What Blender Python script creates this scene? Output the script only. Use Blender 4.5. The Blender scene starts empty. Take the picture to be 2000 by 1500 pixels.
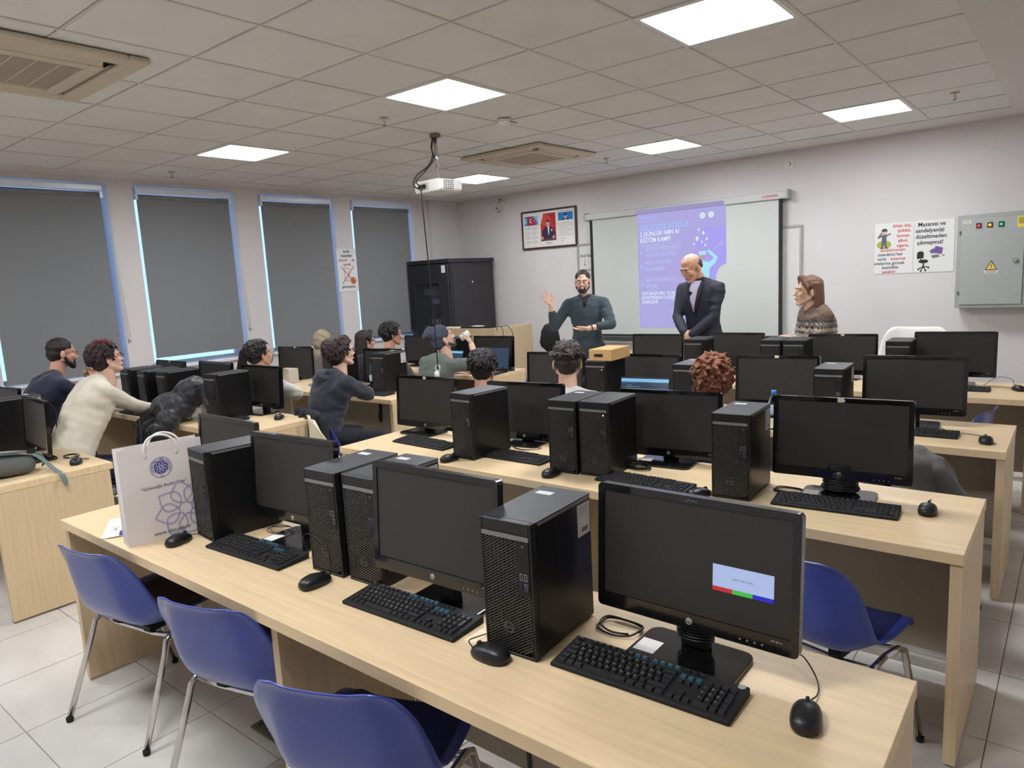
import bpy, bmesh, math, random
from mathutils import Vector, Matrix, Quaternion
from mathutils.bvhtree import BVHTree
import mathutils.noise as mnoise
PI = math.pi
C = bpy.context.scene.collection
rnd = random.Random(7)
sc = bpy.context.scene

# ------------------------------------------------------------------ camera
F, YAW, PIT, ROL, CAMH = 1370.92, 0.68552, 0.14959, -0.05415, 1.68
fw = Vector((-math.sin(YAW)*math.cos(PIT), math.cos(YAW)*math.cos(PIT), -math.sin(PIT)))
rt = Vector((math.cos(YAW), math.sin(YAW), 0)); up = rt.cross(fw)
r2 = rt*math.cos(ROL)+up*math.sin(ROL); u2 = -rt*math.sin(ROL)+up*math.cos(ROL)
cam = bpy.data.cameras.new('camera'); cam.sensor_width = 36; cam.lens = F/2000*36; cam.clip_start = .05
camo = bpy.data.objects.new('camera', cam); C.objects.link(camo)
M3 = Matrix((r2, u2, -fw)).transposed()
camo.matrix_world = Matrix.Translation((0, 0, CAMH)) @ M3.to_4x4()
sc.camera = camo

# ------------------------------------------------------------------ world, exposure
w = bpy.data.worlds.new('sky'); sc.world = w; w.use_nodes = True
w.node_tree.nodes['Background'].inputs[0].default_value = (.42, .62, 1, 1)
w.node_tree.nodes['Background'].inputs[1].default_value = 1.9
vs = sc.view_settings
vs.view_transform = 'Standard'; vs.look = 'None'; vs.gamma = 1; vs.use_curve_mapping = False
vs.exposure = 0.0
LAMP = 42.0        # strength of the ceiling light panels
sc.cycles.max_bounces = 8; sc.cycles.diffuse_bounces = 5
sc.cycles.use_denoising = True

# ------------------------------------------------------------------ materials
def lin(c):
    return tuple(((x/255)/12.92 if x/255 <= .04045 else ((x/255+.055)/1.055)**2.4) for x in c)+(1,)
MATS = {}
def mat(name, col, rough=.5, metal=0, spec=.5, emit=None, es=0, noise=0, nscale=8, bump=0, bscale=200, stretch=(1,1,1), coat=0, trans=0, ior=1.45, sheen=0, world=False, alpha=1):
    if name in MATS: return MATS[name]
    m = bpy.data.materials.new(name); m.use_nodes = True; nt = m.node_tree
    b = nt.nodes['Principled BSDF']; c = lin(col)
    b.inputs['Base Color'].default_value = c
    b.inputs['Roughness'].default_value = rough; b.inputs['Metallic'].default_value = metal
    b.inputs['Specular IOR Level'].default_value = spec; b.inputs['Coat Weight'].default_value = coat
    b.inputs['Transmission Weight'].default_value = trans; b.inputs['IOR'].default_value = ior
    b.inputs['Sheen Weight'].default_value = sheen; b.inputs['Alpha'].default_value = alpha
    if emit: b.inputs['Emission Color'].default_value = lin(emit); b.inputs['Emission Strength'].default_value = es
    if noise or bump:
        if world:
            tc = nt.nodes.new('ShaderNodeNewGeometry'); src = tc.outputs['Position']
        else:
            tc = nt.nodes.new('ShaderNodeTexCoord'); src = tc.outputs['Object']
        mp = nt.nodes.new('ShaderNodeMapping'); mp.inputs['Scale'].default_value = stretch
        nt.links.new(src, mp.inputs[0])
        if noise:
            n = nt.nodes.new('ShaderNodeTexNoise'); n.inputs['Scale'].default_value = nscale; n.inputs['Detail'].default_value = 6
            nt.links.new(mp.outputs[0], n.inputs['Vector'])
            r = nt.nodes.new('ShaderNodeValToRGB')
            r.color_ramp.elements[0].position = .3; r.color_ramp.elements[1].position = .7
            r.color_ramp.elements[0].color = tuple(x*(1-noise) for x in c[:3])+(1,)
            r.color_ramp.elements[1].color = tuple(min(1, x*(1+noise*.6)) for x in c[:3])+(1,)
            nt.links.new(n.outputs['Fac'], r.inputs[0]); nt.links.new(r.outputs[0], b.inputs['Base Color'])
        if bump:
            n2 = nt.nodes.new('ShaderNodeTexNoise'); n2.inputs['Scale'].default_value = bscale; n2.inputs['Detail'].default_value = 3
            nt.links.new(mp.outputs[0], n2.inputs['Vector'])
            bp = nt.nodes.new('ShaderNodeBump'); bp.inputs['Strength'].default_value = bump; bp.inputs['Distance'].default_value = .01
            nt.links.new(n2.outputs['Fac'], bp.inputs['Height']); nt.links.new(bp.outputs[0], b.inputs['Normal'])
    MATS[name] = m; return m
WALL = mat('wall_paint', (210,205,203), .7, noise=.03, nscale=2, bump=.05, bscale=60, world=True)
CEILP = mat("ceiling_plaster", (214,209,206), .8)
TILE = mat('ceiling_tile', (220,219,216), .9, noise=.04, nscale=3, bump=.15, bscale=260, world=True)
TBAR = mat('ceiling_grid_metal', (206,202,196), .5)
FLOOR = mat('floor_stone', (208,204,196), .28, noise=.16, nscale=1.6, stretch=(1,2.2,1), bump=.02, bscale=8, world=True)
GROUT = mat('grout', (172,165,154), .9)
WOOD = mat('light_oak', (224,198,156), .42, noise=.10, nscale=3.2, stretch=(1.1,22,6), world=True)
WOODV = mat('light_oak_upright', (212,188,150), .45, noise=.09, nscale=3.2, stretch=(22,22,1.1), world=True)
EDGE = mat('oak_edge_band', (222,198,158), .45, noise=.05, nscale=5, world=True)
PANELG = mat('modesty_panel_shaded', (168,158,142), .6, noise=.05, nscale=4, world=True)  # greyish beige, with the shading under the desk put into the colour
BLK = mat('black_plastic', (26,26,27), .42)
BLKM = mat('black_matte', (22,22,23), .7)
GLOSS = mat('glossy_black', (16,16,17), .12, coat=.4)
SCREEN = mat('dark_screen', (46,44,42), .42)
CASE = mat('tower_top_reflection', (50,51,53), .45, metal=.25, bump=.08, bscale=900)  # top cover only: its grey reflection is put into this lighter colour
CASES = mat('tower_side', (20,20,22), .35, metal=.1)
SILV = mat('silver_strip', (128,127,125), .4, metal=.3)
CHROME = mat('chrome', (210,206,200), .12, metal=1)
BLUE = mat('blue_shell', (50,68,152), .32, coat=.4)
BLUEP = mat('blue_pad', (38,44,96), .7)
BPAD = mat('black_pad', (20,19,24), .55, bump=.1, bscale=300)
WHITE = mat('white_plastic', (225,223,216), .4)
OFFW = mat('off_white_plastic', (196,190,176), .5)
PAPER = mat('paper', (228,226,220), .8)
KEY = mat('key_black', (34,34,35), .5)
KEYT = mat('key_teal', (48,84,98), .5)
BLIND = mat('blind_fabric', (124,126,128), .85, bump=.08, bscale=500)
GREYM = mat('grey_steel', (160,164,158), .45, metal=.1)
GREYD = mat('dark_grey', (92,92,92), .6)
RUB = mat('rubber', (30,30,30), .8)
SKIN = mat('skin', (206,156,130), .5, noise=.06, nscale=9)
SKINL = mat('skin_light', (222,180,156), .5, noise=.05, nscale=9)
RED = mat('ink_red', (200,50,52), .7)
INK = mat('ink_dark', (38,38,52), .7)
YEL = mat('yellow_sign', (232,208,84), .5)
LAMPM = mat('lamp_diffuser', (255,255,255), .5, emit=(245,248,255), es=LAMP)

# ------------------------------------------------------------------ mesh helpers
class MB:
    def __init__(s): s.v = []; s.f = []; s.m = []; s.sm = []
    def add(s, vs, fs, mi=0, smooth=False):
        o = len(s.v); s.v += [tuple(x) for x in vs]
        for f in fs: s.f.append(tuple(i+o for i in f)); s.m.append(mi); s.sm.append(smooth)
        return s
    def box(s, x0, x1, y0, y1, z0, z1, mi=0):
        v = [(x,y,z) for z in (z0,z1) for y in (y0,y1) for x in (x0,x1)]
        return s.add(v, [(0,2,3,1),(4,5,7,6),(0,1,5,4),(2,6,7,3),(0,4,6,2),(1,3,7,5)], mi)
    def obox(s, M, sx, sy, sz, mi=0):
        v = [M @ Vector((x*sx/2, y*sy/2, z*sz/2)) for z in (-1,1) for y in (-1,1) for x in (-1,1)]
        return s.add(v, [(0,2,3,1),(4,5,7,6),(0,1,5,4),(2,6,7,3),(0,4,6,2),(1,3,7,5)], mi)
    def rbox(s, x0, x1, y0, y1, z0, z1, r=.01, seg=4, axis='y', mi=0):
        # rounded in the plane perpendicular to axis
        def plane(a0, a1, b0, b1):
            p = []
            for cx, cy, st in ((a1-r,b1-r,0),(a0+r,b1-r,1),(a0+r,b0+r,2),(a1-r,b0+r,3)):
                for k in range(seg+1):
                    a = (st+k/seg)*PI/2; p.append((cx+r*math.cos(a), cy+r*math.sin(a)))
            return p
        if axis == 'y': P = plane(x0,x1,z0,z1); g = lambda p,h: (p[0],h,p[1]); h0,h1 = y0,y1
        elif axis == 'z': P = plane(x0,x1,y0,y1); g = lambda p,h: (p[0],p[1],h); h0,h1 = z0,z1
        else: P = plane(y0,y1,z0,z1); g = lambda p,h: (h,p[0],p[1]); h0,h1 = x0,x1
        n = len(P); v = [g(p,h0) for p in P]+[g(p,h1) for p in P]
        f = [tuple(range(n))[::-1], tuple(range(n,2*n))]+[(i,(i+1)%n,n+(i+1)%n,n+i) for i in range(n)]
        if axis == 'y': f = [tuple(reversed(q)) for q in f]
        return s.add(v, f, mi)
    def tube(s, pts, r, n=8, mi=0, caps=True):
        pts = [Vector(p) for p in pts]; rs = r if isinstance(r, (list,tuple)) else [r]*len(pts)
        o = len(s.v); ref = None
        for i, p in enumerate(pts):
            t = (pts[min(i+1,len(pts)-1)]-pts[max(i-1,0)])
            if t.length < 1e-9: t = Vector((0,0,1))
            t.normalize()
            if ref is None: ref = t.orthogonal().normalized()
            ref = (ref - t*ref.dot(t))
            if ref.length < 1e-6: ref = t.orthogonal()
            ref.normalize(); b = t.cross(ref)
            for k in range(n):
                a = 2*PI*k/n; s.v.append(tuple(p+(ref*math.cos(a)+b*math.sin(a))*rs[i]))
        for i in range(len(pts)-1):
            for k in range(n):
                a = o+i*n+k; b_ = o+i*n+(k+1)%n
                s.f.append((a,b_,b_+n,a+n)); s.m.append(mi); s.sm.append(True)
        if caps:
            s.f.append(tuple(o+k for k in range(n))[::-1]); s.m.append(mi); s.sm.append(False)
            e = o+(len(pts)-1)*n; s.f.append(tuple(e+k for k in range(n))); s.m.append(mi); s.sm.append(False)
        return s
    def lathe(s, prof, c=(0,0,0), n=24, axis='z', mi=0, smooth=True):
        o = len(s.v); c = Vector(c)
        for (r, h) in prof:
            for k in range(n):
                a = 2*PI*k/n; x, y = r*math.cos(a), r*math.sin(a)
                p = (x,y,h) if axis == 'z' else ((x,h,y) if axis == 'y' else (h,x,y))
                s.v.append(tuple(c+Vector(p)))
        for i in range(len(prof)-1):
            for k in range(n):
                a = o+i*n+k; b = o+i*n+(k+1)%n
                q = (a,b,b+n,a+n); 
                if axis == 'y': q = q[::-1]
                s.f.append(q); s.m.append(mi); s.sm.append(smooth)
        s.f.append(tuple(o+k for k in range(n))[::-1]); s.m.append(mi); s.sm.append(False)
        e = o+(len(prof)-1)*n; s.f.append(tuple(e+k for k in range(n))); s.m.append(mi); s.sm.append(False)
        return s
    def poly(s, pts, mi=0): return s.add(pts, [tuple(range(len(pts)))], mi)
    def prism(s, pts, d, mi=0):
        # pts: 3D polygon, d: extrusion vector
        d = Vector(d); n = len(pts); v = [Vector(p) for p in pts]; v += [p+d for p in v]
        return s.add(v, [tuple(range(n))[::-1], tuple(range(n,2*n))]+[(i,(i+1)%n,n+(i+1)%n,n+i) for i in range(n)], mi)
    def mesh(s, name, mats):
        me = bpy.data.meshes.new(name); me.from_pydata(s.v, [], s.f)
        for m in (mats if isinstance(mats, (list,tuple)) else [mats]): me.materials.append(m)
        me.polygons.foreach_set('material_index', s.m); me.polygons.foreach_set('use_smooth', s.sm)
        me.update(); return me
    def build(s, name, mats, parent=None, loc=None, bevel=0, bseg=2, smooth=False):
        me = s.mesh(name, mats)
        return obj(name, me, parent, loc, bevel, bseg, smooth)
def obj(name, me, parent=None, loc=None, bevel=0, bseg=2, smooth=False):
    if smooth:
        me.polygons.foreach_set('use_smooth', [True]*len(me.polygons))
    o = bpy.data.objects.new(name, me); C.objects.link(o)
    if parent is not None: o.parent = parent
    if loc is not None: o.location = loc
    if bevel:
        b = o.modifiers.new('bevel', 'BEVEL'); b.width = bevel; b.segments = bseg; b.limit_method = 'ANGLE'; b.harden_normals = False
    return o
def thing(name, label, cat, loc=(0,0,0), rz=0, group=None):
    o = bpy.data.objects.new(name, None); C.objects.link(o); o.location = loc; o.rotation_euler = (0,0,rz)
    o['label'] = label; o['category'] = cat
    if group: o['group'] = group
    return o
def tag(o, label, cat, group=None, kind=None):
    o['label'] = label; o['category'] = cat
    if group: o['group'] = group
    if kind: o['kind'] = kind
    return o
def struct(o): o['kind'] = 'structure'; return o
def stuff(o): o['kind'] = 'stuff'; return o
def copy_tree(o, parent=None):
    c = o.copy(); C.objects.link(c)
    if parent is not None: c.parent = parent
    for ch in list(o.children): copy_tree(ch, c)
    return c
def place(proto, used, loc, rz, label, cat, group=None, scale=1):
    o = proto if not used[0] else copy_tree(proto); used[0] = True
    o.location = loc; o.rotation_euler = (0,0,rz); o.scale = (scale,)*3; o['label'] = label; o['category'] = cat
    if group: o['group'] = group
    return o
def rad(d): return d*PI/180
def curve_tube(name, pts, r, m, parent=None, n=6, sub=6):
    # smooth Catmull-Rom cable as mesh
    P = [Vector(p) for p in pts]; P = [P[0]*2-P[1]]+P+[P[-1]*2-P[-2]]; out = []
    for i in range(1, len(P)-2):
        for k in range(sub):
            t = k/sub; a,b,c,d = P[i-1],P[i],P[i+1],P[i+2]
            out.append(.5*((2*b)+(c-a)*t+(2*a-5*b+4*c-d)*t*t+(3*b-a-3*c+d)*t**3))
    out.append(P[-2])
    return MB().tube(out, r, n).build(name, m, parent)
_tc = {}
TS = bpy.data.scenes.new('workshop')      # scratch scene for evaluating modifiers; removed at the end
def ev_mesh(o):
    TS.collection.objects.link(o)
    with bpy.context.temp_override(scene=TS, view_layer=TS.view_layers[0]):
        dg = bpy.context.evaluated_depsgraph_get(); dg.update()
        me = bpy.data.meshes.new_from_object(o.evaluated_get(dg))
    TS.collection.objects.unlink(o); return me
def text_geo(s, size, bold=0, align='LEFT', space=1.0):
    k = (s, size, bold, align, space)
    if k in _tc: return _tc[k]
    cu = bpy.data.curves.new('t', 'FONT'); cu.body = s; cu.size = size; cu.offset = bold*size; cu.align_x = align
    cu.resolution_u = 2; cu.space_character = space
    o = bpy.data.objects.new('t', cu)
    m = ev_mesh(o)
    v = [tuple(p.co) for p in m.vertices]; f = [tuple(p.vertices) for p in m.polygons]
    bpy.data.objects.remove(o); bpy.data.curves.remove(cu); bpy.data.meshes.remove(m)
    _tc[k] = (v, f); return v, f
class Art:
    """flat print on a plane: origin O, axes U (right), V (up), normal N"""
    def __init__(s, O, U, V, N): s.O=Vector(O); s.U=Vector(U).normalized(); s.V=Vector(V).normalized(); s.N=Vector(N).normalized(); s.mb=MB(); s.mats=[]; s.k=0
    def mi(s, m):
        if m not in s.mats: s.mats.append(m)
        return s.mats.index(m)
    def P(s, x, y, l): return s.O+s.U*x+s.V*y+s.N*(.0006*l)
    def poly(s, pts, m, l=1): s.mb.add([s.P(x,y,l) for x,y in pts], [tuple(range(len(pts)))], s.mi(m)); return s
    def rect(s, x0, y0, x1, y1, m, l=1): return s.poly([(x0,y0),(x1,y0),(x1,y1),(x0,y1)], m, l)
    def disc(s, cx, cy, r, m, l=1, ry=None, n=20): ry = ry or r; return s.poly([(cx+r*math.cos(2*PI*k/n), cy+ry*math.sin(2*PI*k/n)) for k in range(n)], m, l)
    def ring(s, cx, cy, r0, r1, m, l=1, n=32, a0=0, a1=2*PI):
        v = []; f = []
        for k in range(n+1):
            a = a0+(a1-a0)*k/n; v += [s.P(cx+r0*math.cos(a), cy+r0*math.sin(a), l), s.P(cx+r1*math.cos(a), cy+r1*math.sin(a), l)]
        for k in range(n): f.append((2*k,2*k+1,2*k+3,2*k+2))
        s.mb.add(v, f, s.mi(m)); return s
    def line(s, pts, wd, m, l=1):
        for (a, b) in zip(pts[:-1], pts[1:]):
            dx, dy = b[0]-a[0], b[1]-a[1]; L = math.hypot(dx, dy) or 1; nx, ny = -dy/L*wd/2, dx/L*wd/2
            s.poly([(a[0]+nx,a[1]+ny),(a[0]-nx,a[1]-ny),(b[0]-nx,b[1]-ny),(b[0]+nx,b[1]+ny)], m, l)
        return s
    def text(s, t, x, y, size, m, l=2, bold=0, align='LEFT', rot=0, sx=1, space=1.0):
        v, f = text_geo(t, size, bold, align, space); c, q = math.cos(rot), math.sin(rot)
        s.mb.add([s.P(x+(p[0]*sx*c-p[1]*q), y+(p[0]*sx*q+p[1]*c), l) for p in v], f, s.mi(m)); return s
    def build(s, name, parent=None): return s.mb.build(name, s.mats, parent)
# implicit-like blobs: capsules and ellipsoids fused by a voxel remesh into one smooth surface
_ico = None
def ico():
    global _ico
    if _ico is None:
        bm = bmesh.new(); bmesh.ops.create_icosphere(bm, subdivisions=2, radius=1)
        _ico = ([v.co.copy() for v in bm.verts], [tuple(v.index for v in f.verts) for f in bm.faces]); bm.free()
    return _ico
def blob_mesh(prims, voxel=.008, smooth=4, mats=None, disp=0, dscale=.05, name='blob', sfac=.5):
    mb = MB(); iv, jf = ico()
    for p in prims:
        if p[0] == 'e':
            _, c, r, R = p; c = Vector(c)
            mb.add([c+R@Vector((v.x*r[0], v.y*r[1], v.z*r[2])) for v in iv], jf)
        else:
            _, a, ra, b, rb = p; a = Vector(a); b = Vector(b)
            mb.add([a+v*ra for v in iv], jf); mb.add([b+v*rb for v in iv], jf)
            d = b-a
            if d.length > 1e-5:
                L = d.length; d /= L; x = d.orthogonal().normalized(); y = d.cross(x); n = 14
                cs = (ra-rb)/L; cs = max(-.99, min(.99, cs)); sn = math.sqrt(1-cs*cs)
                vs = []
                for (c, r) in ((a,ra),(b,rb)):
                    for k in range(n):
                        t = 2*PI*k/n; vs.append(c+d*(cs*r)+(x*math.cos(t)+y*math.sin(t))*r*sn)
                mb.add(vs, [tuple(range(n))[::-1], tuple(range(n,2*n))]+[(k,(k+1)%n,n+(k+1)%n,n+k) for k in range(n)])
    me = mb.mesh('tmp', BLK); o = bpy.data.objects.new('tmp', me)
    m = o.modifiers.new('r', 'REMESH'); m.mode = 'VOXEL'; m.voxel_size = voxel; m.use_smooth_shade = True
    if smooth:
        s = o.modifiers.new('s', 'SMOOTH'); s.factor = sfac; s.iterations = smooth
    if disp:
        t = bpy.data.textures.new('d', 'CLOUDS'); t.noise_scale = dscale; t.noise_depth = 2
        d = o.modifiers.new('d', 'DISPLACE'); d.texture = t; d.strength = disp; d.mid_level = .5; d.texture_coords = 'GLOBAL'
    out = ev_mesh(o); out.name = name
    bpy.data.objects.remove(o); bpy.data.meshes.remove(me)
    out.materials.clear()
    for q in (mats if isinstance(mats, (list,tuple)) else [mats]): out.materials.append(q)
    out.polygons.foreach_set('material_index', [0]*len(out.polygons)); out.polygons.foreach_set('use_smooth', [True]*len(out.polygons))
    return out
def join_meshes(name, items, mats):
    """items: (mesh, matrix, material index)"""
    v = []; f = []; mi = []
    for me, M, k in items:
        o = len(v)
        v += [tuple(M @ p.co) for p in me.vertices]
        for p in me.polygons: f.append(tuple(i+o for i in p.vertices)); mi.append(k)
    out = bpy.data.meshes.new(name); out.from_pydata(v, [], f)
    for m in mats: out.materials.append(m)
    out.polygons.foreach_set('material_index', mi); out.polygons.foreach_set('use_smooth', [True]*len(f)); out.update()
    return out
I4 = Matrix.Identity(4); I3 = Matrix.Identity(3)

def displace(me, fn):
    """move every vertex along its normal by fn(co)"""
    n = len(me.vertices); co = [0.0]*(3*n); no = [0.0]*(3*n)
    me.vertices.foreach_get('co', co); me.vertex_normals.foreach_get('vector', no)
    for i in range(n):
        k = 3*i; d = fn(Vector(co[k:k+3])); co[k] += no[k]*d; co[k+1] += no[k+1]*d; co[k+2] += no[k+2]*d
    me.vertices.foreach_set('co', co); me.update()
# ------------------------------------------------------------------ room shell
XL, XR, YB, ZC = -7.45, 1.15, -1.6, 2.85
def FY(x): return 7.97-.0257*(x+7.45)
WU = Vector((1, -.0257, 0)).normalized(); WN = Vector((-.0257, -1, 0)).normalized(); UP = Vector((0,0,1))
def WP(x, z, off=0): return Vector((x, FY(x), z))+WN*off
fl = struct(MB().box(XL-.5, XR+.3, YB-.3, 8.3, -.12, -.006).build('floor', GROUT))
MB().box(XL, XR, YB, .215, -.006, 0).build('floor_slab', FLOOR, fl)
tm = MB().box(-.2477, .2477, -.2477, .2477, -.006, 0).mesh('floor_tile', FLOOR)
for i in range(17):
    for j in range(16):
        x = -7.18+.5*i-.25; y = .22+.5*j+.25
        if x < XL+.02 or y > 8.0: continue
        obj('floor_tile', tm, fl, (x, y, rnd.uniform(-.0006,0)))
# ceiling: plaster margin, suspended tiles in a metal grid
GX0, GY0, GN, GJ0, GJ1 = -1.723, 3.137, .6, -7, 7
fx0, fx1, fy0, fy1 = GX0-9*.6, GX0+2*.6, GY0+GJ0*.6, GY0+GJ1*.6
cm = MB()
cm.box(XL-.4, fx0, YB-.3, 8.3, ZC, ZC+.12); cm.box(fx1, XR+.3, YB-.3, 8.3, ZC, ZC+.12)
cm.box(fx0, fx1, fy1, 8.3, ZC, ZC+.12); cm.box(fx0, fx1, YB-.3, fy0, ZC, ZC+.12); cm.box(fx0, fx1, fy0, fy1, ZC+.04, ZC+.12)
ce = struct(cm.build('ceiling', CEILP))
LC = {(i,j) for i in (0,-3,-7) for j in (5,0,-5)}
ctm = MB().box(-.2905,.2905,-.2905,.2905,.0055,.02).mesh('ceiling_tile', TILE)
for i in range(-9, 2):
    for j in range(GJ0, GJ1):
        if (i,j) in LC: continue
        o = obj('ceiling_tile', ctm, ce, (GX0+(i+.5)*.6, GY0+(j+.5)*.6, ZC+rnd.uniform(-.001,.001)))
        o.rotation_euler = (rnd.uniform(-.003,.003), rnd.uniform(-.003,.003), 0)
gb = MB()
for i in range(-9, 3): gb.box(GX0+i*.6-.0085, GX0+i*.6+.0085, fy0, fy1, ZC+.001, ZC+.03)
for j in range(GJ0, GJ1+1): gb.box(fx0, fx1, GY0+j*.6-.0055, GY0+j*.6+.0055, ZC+.002, ZC+.03)
gb.build('ceiling_grid', TBAR, ce)
names = {(0,0):'square ceiling light panel nearest the projection screen side, above the front right desks',(-3,0):'square ceiling light panel just before the projector',(-7,0):'square ceiling light panel near the third window',
 (0,5):'ceiling light panel nearest the grey electrical cabinet',(-3,5):'ceiling light panel just left of the projection screen top, beyond the far air unit',(-7,5):'far ceiling light panel seen behind the projector',
 (0,-5):'ceiling light panel above the photographer',(-3,-5):'ceiling light panel behind the photographer near the middle',(-7,-5):'ceiling light panel behind the photographer by the windows'}
names[(0,0)] = 'largest and nearest square ceiling light panel, at the top of the view'
names[(-3,5)] = 'ceiling light panel between the far air unit and the projection screen'
for k, nm in names.items():
    cx, cy = GX0+(k[0]+.5)*.6, GY0+(k[1]+.5)*.6
    t = thing('ceiling_light', nm, 'ceiling light', (cx, cy, ZC), 0, 'square light panels set in the ceiling')
    m = MB(); 
    for s in (-1,1): m.box(-.292,.292, s*.28-.012, s*.28+.012, -.002,.02); m.box(s*.28-.012, s*.28+.012, -.268,.268, -.002,.02)
    m.build('frame', WHITE, t)
    MB().box(-.268,.268,-.268,.268,.004,.012).build('diffuser', LAMPM, t)

# walls
WINS = [(.62,1.62),(1.98,2.98),(3.31,4.31),(4.70,5.67),(6.02,7.01)]
wl = MB(); y = YB-.3
ZS, ZH = .93, 2.80
for a, b in WINS:
    a0, b0 = a-.025, b+.06
    wl.box(XL-.30, XL, y, a0, 0, 2.95); wl.box(XL-.30, XL, a0, b0, 0, ZS); wl.box(XL-.30, XL, a0, b0, ZH, 2.95); y = b0
wl.box(XL-.30, XL, y, 8.3, 0, 2.95)
struct(wl.build('wall_left', WALL))
ang = math.atan(-.0257)
fwm = MB().prism([(XL-.3, FY(XL-.3), 0), (XR+.3, FY(XR+.3), 0), (XR+.3, FY(XR+.3)+.2, 0), (XL-.3, FY(XL-.3)+.2, 0)], (0,0,2.95))
struct(fwm.build('wall_front', WALL))
struct(MB().box(XR, XR+.2, YB-.3, 8.3, 0, 2.95).build('wall_right', WALL))
struct(MB().box(XL-.3, XR+.3, YB-.2, YB, 0, 2.95).build('wall_back', WALL))
struct(MB().box(XL+.001, XL+.06, 7.38, FY(XL)-.001, 0, ZC-.001).build('trim_1', WALL))   # shallow pier in the far left corner
GLASS = mat('window_glass', (230,240,255), .03, trans=1, ior=1.02, spec=.2)
WFR = mat('window_frame', (205,208,212), .4)
ALU = mat('blind_cassette', (222,230,240), .3, metal=.2)
for n, (a, b) in enumerate(WINS):
    a0, b0 = a-.025, b+.06
    m = MB()
    for (p,q,r,s) in ((a0,a0+.05,ZS,ZH),(b0-.05,b0,ZS,ZH)): m.box(XL-.27,XL-.20,p,q,r,s)
    m.box(XL-.27,XL-.20,a0+.05,b0-.05,ZS,ZS+.06); m.box(XL-.27,XL-.20,a0+.05,b0-.05,ZH-.06,ZH)
    wn = struct(m.build('window_%d' % (n+1), WFR))
    for z0, z1 in ((ZS+.06,ZH-.06),): MB().box(XL-.24,XL-.232,a0+.05,b0-.05,z0,z1).build('pane', GLASS, wn)
    MB().box(XL-.2,XL+.03,a0+.002,b0-.002,ZS+.001,ZS+.025).build('window_sill', WHITE, wn)
desc = ['dark grey roller blind nearest the camera, mostly beside the frame','dark grey roller blind behind the two leftmost seated people',
 'dark grey roller blind with daylight strip below it','dark grey roller blind behind the headscarf wearer','dark grey roller blind beside the black rack']
bz = [1.0,.965,1.055,.97,1.0]
for n, (a, b) in enumerate(WINS):
    t = thing('roller_blind', desc[n], 'blind', (XL, (a+b)/2, bz[n]), 0, 'grey roller blinds along the window wall'); h = (b-a)/2; z0 = bz[n]
    MB().box(-.006,-.003,-h+.005,h-.005,.02,2.70-z0).build('blind_fabric', BLIND, t)
    MB().box(-.012,.004,-h+.005,h-.005,0,.022).build('bottom_bar', BLIND, t)
    m = MB(); m.rbox(-.05,.025,-h-.01,h+.01,2.72-z0,2.785-z0,.012,axis='y'); 
    for s in (-1,1): m.box(-.04,.02,s*h-.012,s*h+.012,2.66-z0,2.72-z0)
    m.build('cassette', ALU, t)
    m = MB(); m.tube([(-.01,-h+.012,2.69-z0),(-.01,h-.012,2.69-z0)], .024, 12); m.build('roller', BLIND, t)
    if n in (1,2):
        pts = [(.012,h+.03,2.68-z0),(.014,h+.05,1.9-z0),(.014,h+.075,1.3-z0)]; ch = MB()
        ch.tube(pts,.002,5); ch.tube([(p[0]+.006,p[1]+.02,p[2]) for p in pts],.002,5)
        ch.lathe([(.001,-.01),(.02,-.008),(.022,0),(.02,.008),(.001,.01)], (.016,h+.085,1.27-z0), 12, 'y')
        ch.build('pull_chain', OFFW, t)

# ------------------------------------------------------------------ front wall objects
# whiteboard behind the screen
t = thing('whiteboard', 'white marker board half hidden behind the projection screen, with handwriting at its left', 'whiteboard', WP(-3.78,.80), ang)
m = MB().box(-1.42,1.42,-.012,-.002,0,1.25).build('board', mat('board_white',(212,211,207),.25), t)
m = MB()
for z in (-.012,1.25): m.box(-1.445,1.445,-.025,-.002,z,z+.025)
for x in (-1.445,1.42): m.box(x,x+.025,-.025,-.002,.013,1.25)
m.build('frame', GREYM, t, bevel=.003)
m = MB().box(-1.3,1.3,-.07,-.026,-.01,.006).build('pen_tray', GREYM, t)
a = Art((-1.41,-.0135,0),(1,0,0),(0,0,1),(0,-1,0))
a.text('Find N8N AI', .01,1.10,.05,INK,bold=.004); a.line([(.08,1.07),(.08,.99)],.004,INK); a.line([(.065,1.01),(.08,.985),(.095,1.01)],.004,INK)
a.text('Import time', .03,.92,.05,INK,bold=.004); a.text('2. EDIT2', .01,.85,.046,INK,bold=.004); a.text('3. Normalde', .01,.79,.044,INK,bold=.004)
a.build('handwriting', t)
# projection screen
t = thing('projection_screen', 'pull-down projection screen with black borders showing a purple event slide', 'projection screen', WP(-3.745,.90), ang)
MATW = mat('screen_cloth', (196,199,192), .8)
MB().box(-1.19,1.19,-.078,-.074,0,1.48).build('screen_cloth', MATW, t)
m = MB(); m.box(-1.225,-1.185,-.080,-.073,0,1.48); m.box(1.185,1.225,-.080,-.073,0,1.48); m.box(-1.225,1.225,-.080,-.073,-.025,.0)
m.build('black_border', mat('screen_border',(38,38,38),.8), t)
m = MB().tube([(-1.235,-.077,-.04),(1.235,-.077,-.04)],.018,10).build('bottom_bar', GREYD, t)
m = MB(); m.rbox(-1.27,1.27,-.11,-.02,1.455,1.535,.012,axis='x'); h = m.build('housing', mat('screen_housing',(190,191,187),.35), t)
for s in (-1,1): MB().box(s*1.28-.012,s*1.28+.012,-.115,-.0,1.45,1.55).build('end_bracket', GREYM, t, bevel=.004)
a = Art((1.01,-.1105,1.482),(1,0,0),(0,0,1),(0,-1,0)); a.text('CODEGEN',0,0,.036,RED,bold=.015); a.build('lettering', h)
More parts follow.
